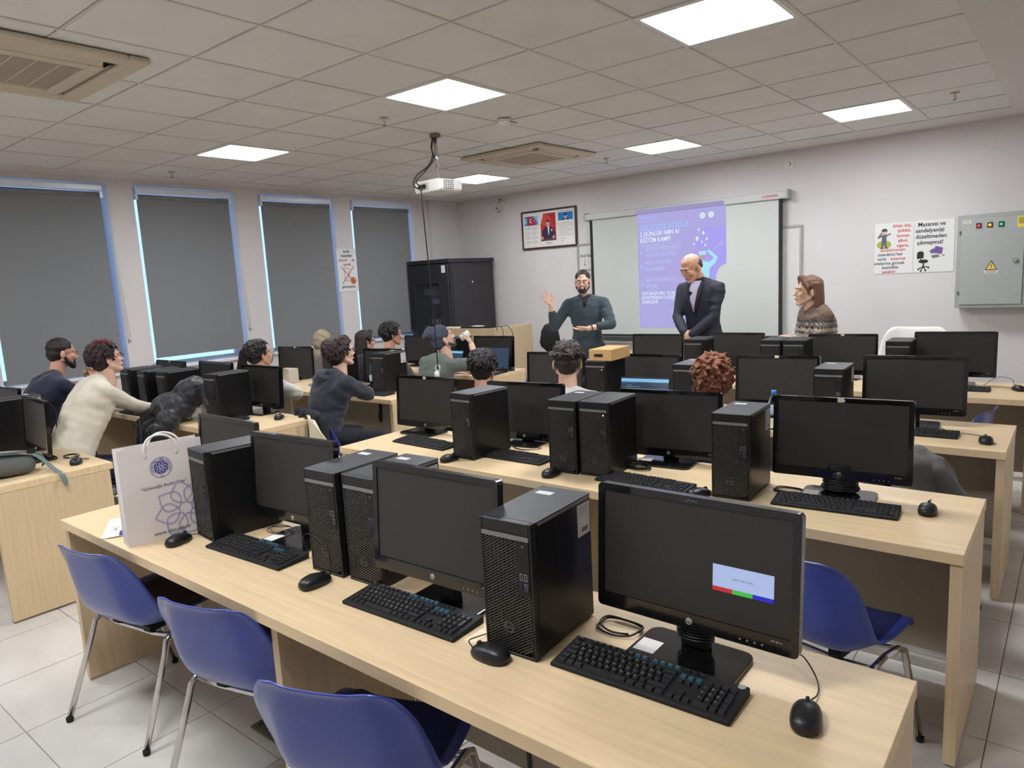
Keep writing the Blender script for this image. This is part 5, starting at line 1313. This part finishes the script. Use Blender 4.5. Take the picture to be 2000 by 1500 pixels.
    bd = obj('body', join_meshes('body', items, [skin]), t)
    # face
    def onhead(name, mb_or_me, m=None):
        me = mb_or_me if isinstance(mb_or_me, bpy.types.Mesh) else mb_or_me.mesh(name, m)
        me = me.copy(); me.transform(HT); o = obj(name, me, t); o.parent = bd; return o
    for s in (-1,1):
        e = MB().lathe([(.0001,.0),(.0062,.0010),(.0080,.0030)][::-1],(s*.030,.0830,.004),14,'y',0); e.lathe([(.0001,.0),(.0044,.0004),(.0048,.0012)][::-1],(s*.030,.0846,.004),12,'y',1)
        onhead('eye', e.mesh('eye',[EYEW,EYED]))
        onhead('eyebrow', MB().tube([(s*.046,.076,.018),(s*.034,.0885,.0245),(s*.014,.0925,.021)],[.0022,.0036,.0028],6), BROWMAT)
        if hair == 'long': pass
    if beard != 'full': onhead('mouth', MB().tube([(-.022,.086,-.062),(-.010,.0935,-.0595),(0,.095,-.061),(.010,.0935,-.0595),(.022,.086,-.062)],[.0015,.0038,.0036,.0038,.0015],8), LIP)
    if beard:
        key = 'beard_'+beard
        if key not in _hc:
            pr = []
            if beard == 'full':
                for q in (-1,1): pr += [('c',(q*.066,.005,-.018),.010,(q*.060,.018,-.058),.017),('c',(q*.060,.018,-.058),.017,(q*.020,.068,-.096),.019),('c',(q*.026,.078,-.050),.008,(q*.028,.068,-.085),.012)]
                pr += [('c',(0,.083,-.078),.012,(0,.074,-.095),.016),('c',(-.02,.070,-.098),.021,(.02,.070,-.098),.021),('c',(-.024,.080,-.050),.0075,(.024,.080,-.050),.0075)]
            else:
                for q in (-1,1): pr += [('c',(q*.062,.012,-.050),.013,(q*.020,.066,-.096),.015),('c',(q*.026,.077,-.050),.006,(q*.026,.070,-.085),.010)]
                pr += [('c',(0,.083,-.078),.010,(0,.074,-.095),.014),('c',(-.015,.072,-.097),.016,(.015,.072,-.097),.016),('c',(-.022,.081,-.049),.006,(.022,.081,-.049),.006)]
            _hc[key] = blob_mesh(pr, .004, 2, hair_material(hcol), disp=.003, dscale=.012)
        b_ = onhead('beard', _hc[key]); b_.data.materials[0] = hair_material(hcol)
        onhead('mouth', MB().tube([(-.019,.089,-.0625),(0,.0985,-.062),(.019,.089,-.0625)],[.0015,.0042,.0015],8), LIP)
    if glasses:
        m = MB()
        for s in (-1,1):
            m.tube([(s*.031+.0215*math.cos(q*PI/8), .101, .002+.0175*math.sin(q*PI/8)) for q in range(17)], .0013 if glasses == 'thin' else .0021, 5, caps=False)
            m.tube([(s*.052,.100,.006),(s*.072,.06,.008),(s*.080,.0,.008)], .0013, 5)
        m.tube([(-.010,.102,.004),(0,.104,.007),(.010,.102,.004)], .0014, 5)
        gl = onhead('glasses', m, FRG if glasses == 'thin' else FRM)
    # hair
    hp_ = hair_prims(hair, seed)
    if hair in ('hijab','beanie'):
        key = hair; 
        hm = blob_mesh(hp_[0], hp_[1], 5, mat('headwear_'+hair, hcol, .95, bump=.3, bscale=300))
        if hair == 'beanie':
            displace(hm, lambda c: .0035*math.sin(c.x*90+c.z*40)+.006*mnoise.noise(c*28))
        else:
            displace(hm, lambda c: .0035*math.sin((c.z+c.y*.9)*75+3*c.x))
        onhead('headscarf' if hair == 'hijab' else 'beanie', hm)
    elif hp_:
        key = ('hair',hair,seed)
        if key not in _hc: _hc[key] = blob_mesh(hp_[0], hp_[1], 1, BLK, disp=hp_[2], dscale=.018)
        o = onhead('hair', _hc[key]); o.data.materials[0] = hair_material(hcol)
    # clothes
    tn, tc, tb = top if top else ('sweater',(60,60,60),.15)
    TM = tb if isinstance(tb, bpy.types.Material) else mat('cloth_%d_%d_%d'%tc, tc, .92, bump=tb, bscale=300, noise=.06, nscale=25, sheen=.15)
    cl = torso(.012)
    for s in (-1,1):
        S_, E_, W_, a = AR[s]
        if sleeve == 'long':
            f = a.get('cuff',.93); C_ = E_+(W_-E_)*f; cl += [('c',S_,.064,E_,.053),('c',E_,.053,C_,.040+.004*(f<.9))]
        else: C_ = S_+(E_-S_)*.78; cl += [('c',S_,.064,C_,.060)]
    g = blob_mesh(cl, .009, 14, TM, sfac=.6)
    def fold(c_):
        q1 = V(c_.x*7+c_.z*5, c_.y*7+c_.z*4, c_.z*13-c_.x*4+seed)
        return wrinkle*.7*mnoise.noise(c_*5+V(seed,0,0))+wrinkle*1.5*(.32-abs(mnoise.noise(q1)))*(.5+mnoise.noise(c_*3+V(0,seed,0)))
    displace(g, fold)
    gt = obj(tn, g, t)
    tr = [('e',pelvis-ax*.02,(.165*k,.125*k,.11),B)]
    for s in (-1,1):
        hip, kn, an = LG[s]; tr += [('c',hip,.088,kn,.064),('c',kn,.064,an+V(0,0,.02),.048)]
    TRM = mat('trousers_%d_%d_%d'%trousers, trousers, .9, bump=.1, bscale=300)
    obj('trousers', blob_mesh(tr, .013, 3, TRM, disp=.008, dscale=.1), t)
    for s in (-1,1):
        hip, kn, an = LG[s]; sp = [('c',V(an.x,an.y,.045)-fb*.03,.042,V(an.x,an.y,.036)+fb*.15,.034),('c',V(an.x,an.y,.05),.045,V(an.x,an.y,.085),.045)]
        obj('shoe', blob_mesh(sp, .010, 2, mat('shoe_dark',shoe,.6)), t)
    return dict(t=t, body=bd, top=g, top_o=gt, AR=AR, B=B, pelvis=pelvis, neck=neck, fb=fb, rb=rb, fr=fr, ax=ax, HT=HT, head=head, onhead=onhead, TM=TM)
def patch(P, name, m, pts_uv, off=.004, n=14, origin=None, back=False):
    """thin piece of cloth laid on the front of a garment: corners in (right, up) metres from the neck point, projected on the garment"""
    bvh = BVHTree.FromPolygons([v.co for v in P['top'].vertices], [p.vertices for p in P['top'].polygons])
    o0 = origin or P['neck']; fr, rb, ax = P['fr'], P['rb'], P['ax']; vs = []; fs = []
    L0, L1 = pts_uv   # two polylines (left, right) of equal length
    nrow = len(L0)
    for (a, b) in zip(L0, L1):
        for i in range(n+1):
            u = a[0]+(b[0]-a[0])*i/n; w_ = a[1]+(b[1]-a[1])*i/n
            p = o0+rb*u+ax*w_+fr*.5; hit, nn, ix, ds = bvh.ray_cast(p, -fr)
            if hit is None: hit = o0+rb*u+ax*w_+fr*.06
            vs.append(hit+fr*off)
    W = n+1
    for j in range(nrow-1):
        for i in range(n): fs.append((j*W+i,j*W+i+1,(j+1)*W+i+1,(j+1)*W+i))
    o = MB().add(vs, fs, 0, True).build(name, m, P['t']); s_ = o.modifiers.new('s','SOLIDIFY'); s_.thickness = .004; s_.offset = 0
    return o
def hood(P, m):
    n = P['neck']; fr, rb, ax = P['fr'], P['rb'], P['ax']
    pr = [('c',n+rb*.07*math.cos(a*PI/8)+fr*.06*math.sin(a*PI/8)+ax*.0-fr*.01,.030,n+rb*.07*math.cos((a+1)*PI/8)+fr*.06*math.sin((a+1)*PI/8)-fr*.01,.030) for a in range(16)]
    pr += [('e',n-fr*.085-ax*.045,(.10,.055,.07),P['B']),('c',n-rb*.06-fr*.08-ax*.01,.035,n+rb*.06-fr*.08-ax*.01,.035),('c',n-rb*.05-fr*.09-ax*.07,.03,n+rb*.05-fr*.09-ax*.07,.03)]
    g = blob_mesh(pr, .007, 4, m)
    displace(g, lambda c: .004*math.sin(c.z*110+3*math.sin(c.x*20)))
    return obj('hood', g, P['t'])
def collar(P, m, h=.05, r=.068, name='collar', th=.012, rise=1.0):
    n = P['neck']; fr, rb, ax = P['fr'], P['rb'], P['ax']; up_ = (P['head']-P['neck']).normalized()
    pr = []
    for z in (0,h):
        pr += [('c',n+up_*(z-.015)+rb*r*math.cos(a*PI/9)+fr*r*.95*math.sin(a*PI/9),th,n+up_*(z-.015)+rb*r*math.cos((a+1)*PI/9)+fr*r*.95*math.sin((a+1)*PI/9),th) for a in range(18) if not (3 <= a <= 5 and z > 0)]
    for a in range(18):
        if 3 <= a <= 5: continue
        q = n+rb*r*math.cos(a*PI/9)+fr*r*.95*math.sin(a*PI/9); pr.append(('c',q-up_*.015,th,q+up_*(h-.015),th*.8))
    return obj(name, blob_mesh(pr, .006, 3, m), P['t'])

# P12: standing presenter
P = person('standing man in dark teal sweater with glasses and beard, gesturing with both hands', (-4.05,6.25,0), (-4.05,6.20,1.600), rad(208), rad(-2), 0, neck=(-4.05,6.25,1.425), pelvis=(-4.05,6.26,.93), byaw=rad(205), sw=.20, hair='short', hcol=(40,30,26), skin=SKINL, top=('sweater',(58,72,78),.25), trousers=(32,34,42), beard='short', glasses='thin', stand=True, hs=1.02, build=1.03, seed=3,
  arms={1:dict(w=(-4.325,6.0,1.385),hint=(-.2,-.1,-1),d=(-.45,-.1,.7),n=(.25,-.6,.45),curl=.25,spread=.3,cuff=.62,thumb=.2), -1:dict(w=(-3.875,6.0,1.135),hint=(.8,.2,-.5),d=(-.8,-.25,-.1),n=(-.05,.2,.9),curl=.3,spread=.2,cuff=.55,thumb=.4)})
collar(P, P['TM'], .055, .066)
patch(P, 'undershirt', mat('shirt_black',(26,26,30),.9), ([(-.030,.015),(-.022,-.03),(-.008,-.075)],[(.030,.015),(.022,-.03),(.008,-.075)]), .006)
S_,E_,W_,a_ = P['AR'][-1]; dW = (W_-E_).normalized(); o_ = dW.orthogonal().normalized(); q_ = dW.cross(o_)
MB().tube([W_-dW*.035+(o_*math.cos(k*PI/8)+q_*math.sin(k*PI/8))*.034 for k in range(17)],.006,6,caps=False).build('wristwatch', BLK, P['t'])
# P13: standing man in suit
SUIT = mat('suit_navy',(40,42,54),.75,bump=.15,bscale=500)
P = person('standing bald man in a dark suit jacket and open projector-tinted white shirt, looking down', (-2.86,6.52,0), (-2.935,6.40,1.685), rad(158), rad(-24), 0, neck=(-2.88,6.47,1.545), pelvis=(-2.86,6.52,.97), byaw=rad(172), sw=.215, hair='sides', hcol=(92,76,64), skin=SKIN, top=('suit_jacket',(40,42,54),SUIT), trousers=(36,38,48), stand=True, hs=1.14, build=1.16, seed=5, wrinkle=.010,
  arms={1:dict(w=(-2.945,6.24,1.075),hint=(-.6,.3,-.3),d=(.55,-.2,-.35),n=(.1,.9,-.2),curl=.5,cuff=.97), -1:dict(w=(-2.86,6.22,1.06),hint=(.8,.4,-.2),d=(-.55,-.25,-.45),n=(-.1,.9,-.2),curl=.5,cuff=.97)})
SHIRT = mat('shirt_projector_tint',(214,208,236),.8)  # white shirt with the projector's bluish light put into its colour
patch(P, 'shirt', SHIRT, ([(-.055,.02),(-.05,-.05),(-.035,-.15),(-.012,-.27)],[(.055,.02),(.05,-.05),(.03,-.15),(.004,-.27)]), .007)
patch(P, 'lapel', SUIT, ([(-.085,.0),(-.085,-.07),(-.066,-.14),(-.038,-.22),(-.014,-.30)],[(-.058,.02),(-.05,-.06),(-.04,-.12),(-.015,-.22),(-.004,-.30)]), .014, 5)
patch(P, 'lapel', SUIT, ([(.058,.02),(.05,-.06),(.04,-.12),(.01,-.22),(.0,-.30)],[(.085,.0),(.085,-.07),(.066,-.14),(.038,-.22),(.008,-.30)]), .014, 5)
collar(P, SHIRT, .030, .066, 'shirt_collar', .008)
for z in (-.34,-.42):
    pass
0 and patch(P, 'jacket_button', BLKM, ([(-.008,-.335),(-.008,-.351)],[(.008,-.335),(.008,-.351)]), .008, 3)
0 and patch(P, 'lapel_pin', CHROME, ([(.088,-.100),(.088,-.106)],[(.095,-.100),(.095,-.106)]), .016, 2)
# P14: woman in patterned sweater
def knit():
    m = bpy.data.materials.new('patterned_knit'); m.use_nodes = True; nt = m.node_tree; b = nt.nodes['Principled BSDF']; b.inputs['Roughness'].default_value = .95
    tc = nt.nodes.new('ShaderNodeTexCoord'); sp = nt.nodes.new('ShaderNodeSeparateXYZ'); nt.links.new(tc.outputs['Object'], sp.inputs[0])
    r = nt.nodes.new('ShaderNodeValToRGB'); r.color_ramp.interpolation = 'CONSTANT'; mr = nt.nodes.new('ShaderNodeMapRange'); mr.inputs[1].default_value = .95; mr.inputs[2].default_value = 1.36
    wv = nt.nodes.new('ShaderNodeTexWave'); wv.wave_type = 'BANDS'; wv.bands_direction = 'DIAGONAL'; wv.inputs['Scale'].default_value = 22; wv.inputs['Distortion'].default_value = 3; nt.links.new(tc.outputs['Object'], wv.inputs['Vector'])
    ma = nt.nodes.new('ShaderNodeMath'); ma.operation = 'MULTIPLY_ADD'; ma.inputs[1].default_value = .016; nt.links.new(wv.outputs['Fac'], ma.inputs[0]); nt.links.new(sp.outputs['Z'], ma.inputs[2])
    nt.links.new(ma.outputs[0], mr.inputs[0]); nt.links.new(mr.outputs[0], r.inputs[0])
    cr = r.color_ramp; BRN=(112,94,80); DK=(62,56,58); CRM=(186,170,150); RD=(128,84,74); BL_=(88,92,102)
    cols = [(0,CRM),(.10,DK),(.16,RD),(.22,CRM),(.30,BL_),(.34,CRM),(.42,DK),(.46,CRM),(.47,BL_),(.50,CRM),(.53,BL_),(.56,DK),(.58,BRN)]
    cr.elements[0].position = 0; cr.elements[0].color = lin(cols[0][1]); cr.elements[1].position = cols[1][0]; cr.elements[1].color = lin(cols[1][1])
    for p_, c_ in cols[2:]: e = cr.elements.new(p_); e.color = lin(c_)
    nz = nt.nodes.new('ShaderNodeTexNoise'); nz.inputs['Scale'].default_value = 70; nt.links.new(tc.outputs['Object'], nz.inputs['Vector'])
    mx = nt.nodes.new('ShaderNodeMix'); mx.data_type = 'RGBA'; mx.blend_type = 'OVERLAY'; mx.inputs[0].default_value = .9; nt.links.new(r.outputs[0], mx.inputs[6]); nt.links.new(nz.outputs['Fac'], mx.inputs[7]); nt.links.new(mx.outputs[2], b.inputs['Base Color'])
    bp = nt.nodes.new('ShaderNodeBump'); bp.inputs['Strength'].default_value = .5; bp.inputs['Distance'].default_value = .01; nt.links.new(nz.outputs['Fac'], bp.inputs['Height']); nt.links.new(bp.outputs[0], b.inputs['Normal'])
    return m
P = person('woman with long brown hair in patterned knit sweater, standing right of the screen', (-1.80,6.52,0), (-1.865,6.42,1.425), rad(126), rad(4), 0, neck=(-1.815,6.46,1.27), pelvis=(-1.79,6.52,.82), byaw=rad(135), sw=.175, hair='long', hcol=(112,80,58), skin=SKINL, top=('knit_sweater',(1,1,1),knit()), trousers=(40,40,48), stand=True, hs=1.12, build=1.22, seed=7, wrinkle=.014,
  arms={1:dict(w=(-1.93,6.25,1.0),hint=(-.2,.5,-.8),d=(.6,.3,0),n=(0,0,-1)), -1:dict(w=(-1.98,6.32,1.03),hint=(.6,-.2,-.6),d=(-.5,.3,.1),n=(0,0,-1))})
# seated students, left block
SEAT = 'students seated at the left-hand desks'
P = person('bearded man in a navy sweater with thin glasses, chin on clasped hands', (-6.0,1.62,0), (-6.12,2.01,1.29), rad(-6), rad(-4), 0, neck=(-6.08,1.92,1.12), pelvis=(-6.0,1.60,.60), byaw=rad(5), sw=.20, hair='short', hcol=(36,28,26), skin=SKIN, top=('sweater',(30,36,54),.15), trousers=(34,36,46), beard='full', glasses='thin', seed=11, build=1.05, hs=1.0, group=SEAT,
  arms={1:dict(w=(-6.07,2.20,1.06),hint=(.4,.2,-1),d=(-.35,.1,.8),n=(-.8,.2,-.3),curl=.9,cuff=.80), -1:dict(w=(-6.17,2.20,1.06),hint=(-.4,.2,-1),d=(.35,.1,.8),n=(.8,.2,-.3),curl=.9,cuff=.80)})
S_,E_,W_,a_ = P['AR'][1]; dW = (W_-E_).normalized(); o_ = dW.orthogonal().normalized(); q_ = dW.cross(o_)
MB().tube([W_-dW*.03+(o_*math.cos(k*PI/8)+q_*math.sin(k*PI/8))*.031 for k in range(17)],.006,6,caps=False).build('bracelet', BLK, P['t'])
P = person('person in cream sweater with red-tinted dark hair and glasses, leaning forward', (-5.16,1.62,0), (-5.38,2.04,1.265), rad(-2), rad(12), 0, neck=(-5.34,1.955,1.12), pelvis=(-5.16,1.60,.60), byaw=rad(-2), sw=.195, hair='messy', hcol=(42,26,28), skin=SKINL, top=('sweater',(212,204,182),.2), trousers=(30,34,52), glasses='dark', seed=13, build=1.12, group=SEAT,
  arms={1:dict(w=(-5.52,2.40,.80),hint=(.8,.4,-.9),d=(-1,.2,0),n=(0,0,-1),cuff=.97), -1:dict(w=(-5.48,2.44,.80),hint=(-.7,0,-.7),d=(.8,.5,0),n=(0,0,-1))})
rt_ = blob_mesh([('e',(0,-.01,.085),(.068,.075,.055),I3)]+strands(random.Random(4),60,1.2,.1,.008,.012,(.070,.080,.075),(0,-.01,.068),.7,.1),.0045,1,BLK,disp=.004,dscale=.018)
o = P['onhead']('red_tint', rt_); o.data.materials[0] = hair_material((110,30,44))
P = person('young man in a pale grey hoodie with glasses, at the third left-hand desk', (-5.36,2.98,0), (-5.41,3.25,1.155), rad(0), rad(8), 0, neck=(-5.34,3.20,.985), pelvis=(-5.26,3.00,.54), byaw=rad(-3), sw=.19, hair='messy', hcol=(34,28,28), skin=SKIN, top=('hoodie',(204,200,194),.2), trousers=(50,52,60), glasses='thin', seed=17, wrinkle=.018, group=SEAT,
  arms={1:dict(w=(-5.42,3.52,.83),hint=(1,.7,-.7),d=(-1,.2,.05),n=(0,-.3,-1),cuff=.97), -1:dict(w=(-5.78,3.52,.84),hint=(-.8,0,-.5),d=(1,.2,0),n=(0,0,-1))})
hood(P, P['TM'])
P = person('young man in dark navy hoodie with thick brown hair and glasses, third left-hand desk', (-4.40,3.08,0), (-4.40,3.33,1.185), rad(-14), rad(8), 0, neck=(-4.40,3.25,1.025), pelvis=(-4.39,3.07,.58), byaw=rad(-8), sw=.205, hair='full', hcol=(52,38,34), skin=SKINL, top=('hoodie',(42,46,56),.15), trousers=(28,30,36), glasses='dark', seed=19, build=1.08, group=SEAT,
  arms={1:dict(w=(-4.50,3.56,.82),hint=(1,.7,-.5),d=(-1,.1,0),n=(0,0,-1),cuff=.97), -1:dict(w=(-4.78,3.64,.80),hint=(-.8,0,-.6),d=(1,.1,0),n=(0,0,-1),cuff=.85)})
hood(P, P['TM'])
P = person('person in a beige headscarf seen from behind, in front of the third blind', (-6.55,4.55,0), (-6.60,4.78,1.09), rad(8), 0, 0, neck=(-6.58,4.72,.92), pelvis=(-6.55,4.56,.50), byaw=0, sw=.17, hair='hijab', hcol=(168,154,128), skin=SKINL, top=('coat',(120,110,96),.15), seed=23, group=SEAT)
P = person('long-haired woman with glasses and dark clothes at the farthest left-hand desk', (-5.95,4.58,0), (-6.00,4.88,1.085), rad(-22), 0, 0, neck=(-5.99,4.80,.92), pelvis=(-5.95,4.58,.50), byaw=rad(-8), sw=.17, hair='long', hcol=(44,32,32), skin=SKINL, top=('sweater',(34,32,38),.15), glasses='thin', seed=29, group=SEAT)
P = person('short-haired young man in a brown jacket at the farthest left-hand desk', (-5.42,4.58,0), (-5.50,4.82,1.175), rad(-22), 0, 0, neck=(-5.47,4.73,1.00), pelvis=(-5.42,4.58,.55), byaw=rad(-12), sw=.195, hair='messy', hcol=(34,28,26), skin=SKIN, top=('jacket',(98,84,76),.15), seed=31, hs=1.03, group=SEAT)
P = person('man in a slate beanie and green-grey T-shirt drinking from a cup', (-4.56,4.38,0), (-4.57,4.62,1.165), rad(-28), rad(22), 0, neck=(-4.56,4.53,.985), pelvis=(-4.56,4.38,.55), byaw=rad(-10), sw=.205, hair='beanie', hcol=(72,76,90), skin=SKINL, top=('tshirt',(92,100,94),.12), sleeve='short', trousers=(40,42,48), beard='short', seed=37, build=1.12, hs=1.04, group=SEAT,
  arms={1:dict(w=(-4.44,4.86,1.09),hint=(.7,.3,-.7),d=(-.4,.05,.6),n=(-.7,-.3,.2),curl=.7,spread=.15,thumb=.8), -1:dict(w=(-4.75,4.95,.80),hint=(-.8,0,-.6),d=(.3,1,0),n=(0,0,-1))})
q = thing('drink_can', 'white cup or can held to the mouth of the man in the beanie', 'cup', (-4.515,4.80,1.145), 0); q.rotation_euler = (rad(58),0,rad(150))
MB().lathe([(.026,0),(.030,.004),(.030,.09),(.026,.096)],n=20).build('can_body', WHITE, q); MB().lathe([(.0303,.03),(.0303,.045)],n=20).build('printed_band', GREYM, q)
# right block, seen from behind
SE2 = 'people seen from behind at the third right-hand desk'
P = person('dark-haired person with glasses seen from behind, leftmost at the third right-hand desk', (-3.12,3.40,0), (-3.13,3.53,1.085), rad(26), rad(-4), 0, neck=(-3.12,3.48,.91), pelvis=(-3.12,3.36,.48), byaw=rad(15), sw=.18, hair='messy', hcol=(32,26,25), skin=SKIN, top=('sweater',(60,58,64),.15), glasses='thin', seed=41, hs=1.05, group=SE2)
P = person('person with a faded haircut and bare nape seen from behind, before the cardboard box', (-2.40,3.36,0), (-2.42,3.50,1.150), rad(32), 0, 0, neck=(-2.41,3.45,.975), pelvis=(-2.40,3.34,.53), byaw=rad(25), sw=.19, hair='quiff', hcol=(58,48,42), skin=SKINL, top=('tshirt',(196,192,188),.1), sleeve='short', seed=43, hs=1.05, group=SE2)
P = person('person with curly auburn hair seen from behind, right of the laptop', (-1.50,3.36,0), (-1.495,3.50,1.095), rad(24), rad(-6), 0, neck=(-1.50,3.45,.92), pelvis=(-1.50,3.34,.48), byaw=rad(15), sw=.18, hair='curly', hcol=(128,78,52), skin=SKINL, top=('sweater',(70,66,66),.15), seed=47, hs=1.02, group=SE2)
bpy.data.scenes.remove(TS)
for _t in list(bpy.data.textures): bpy.data.textures.remove(_t)
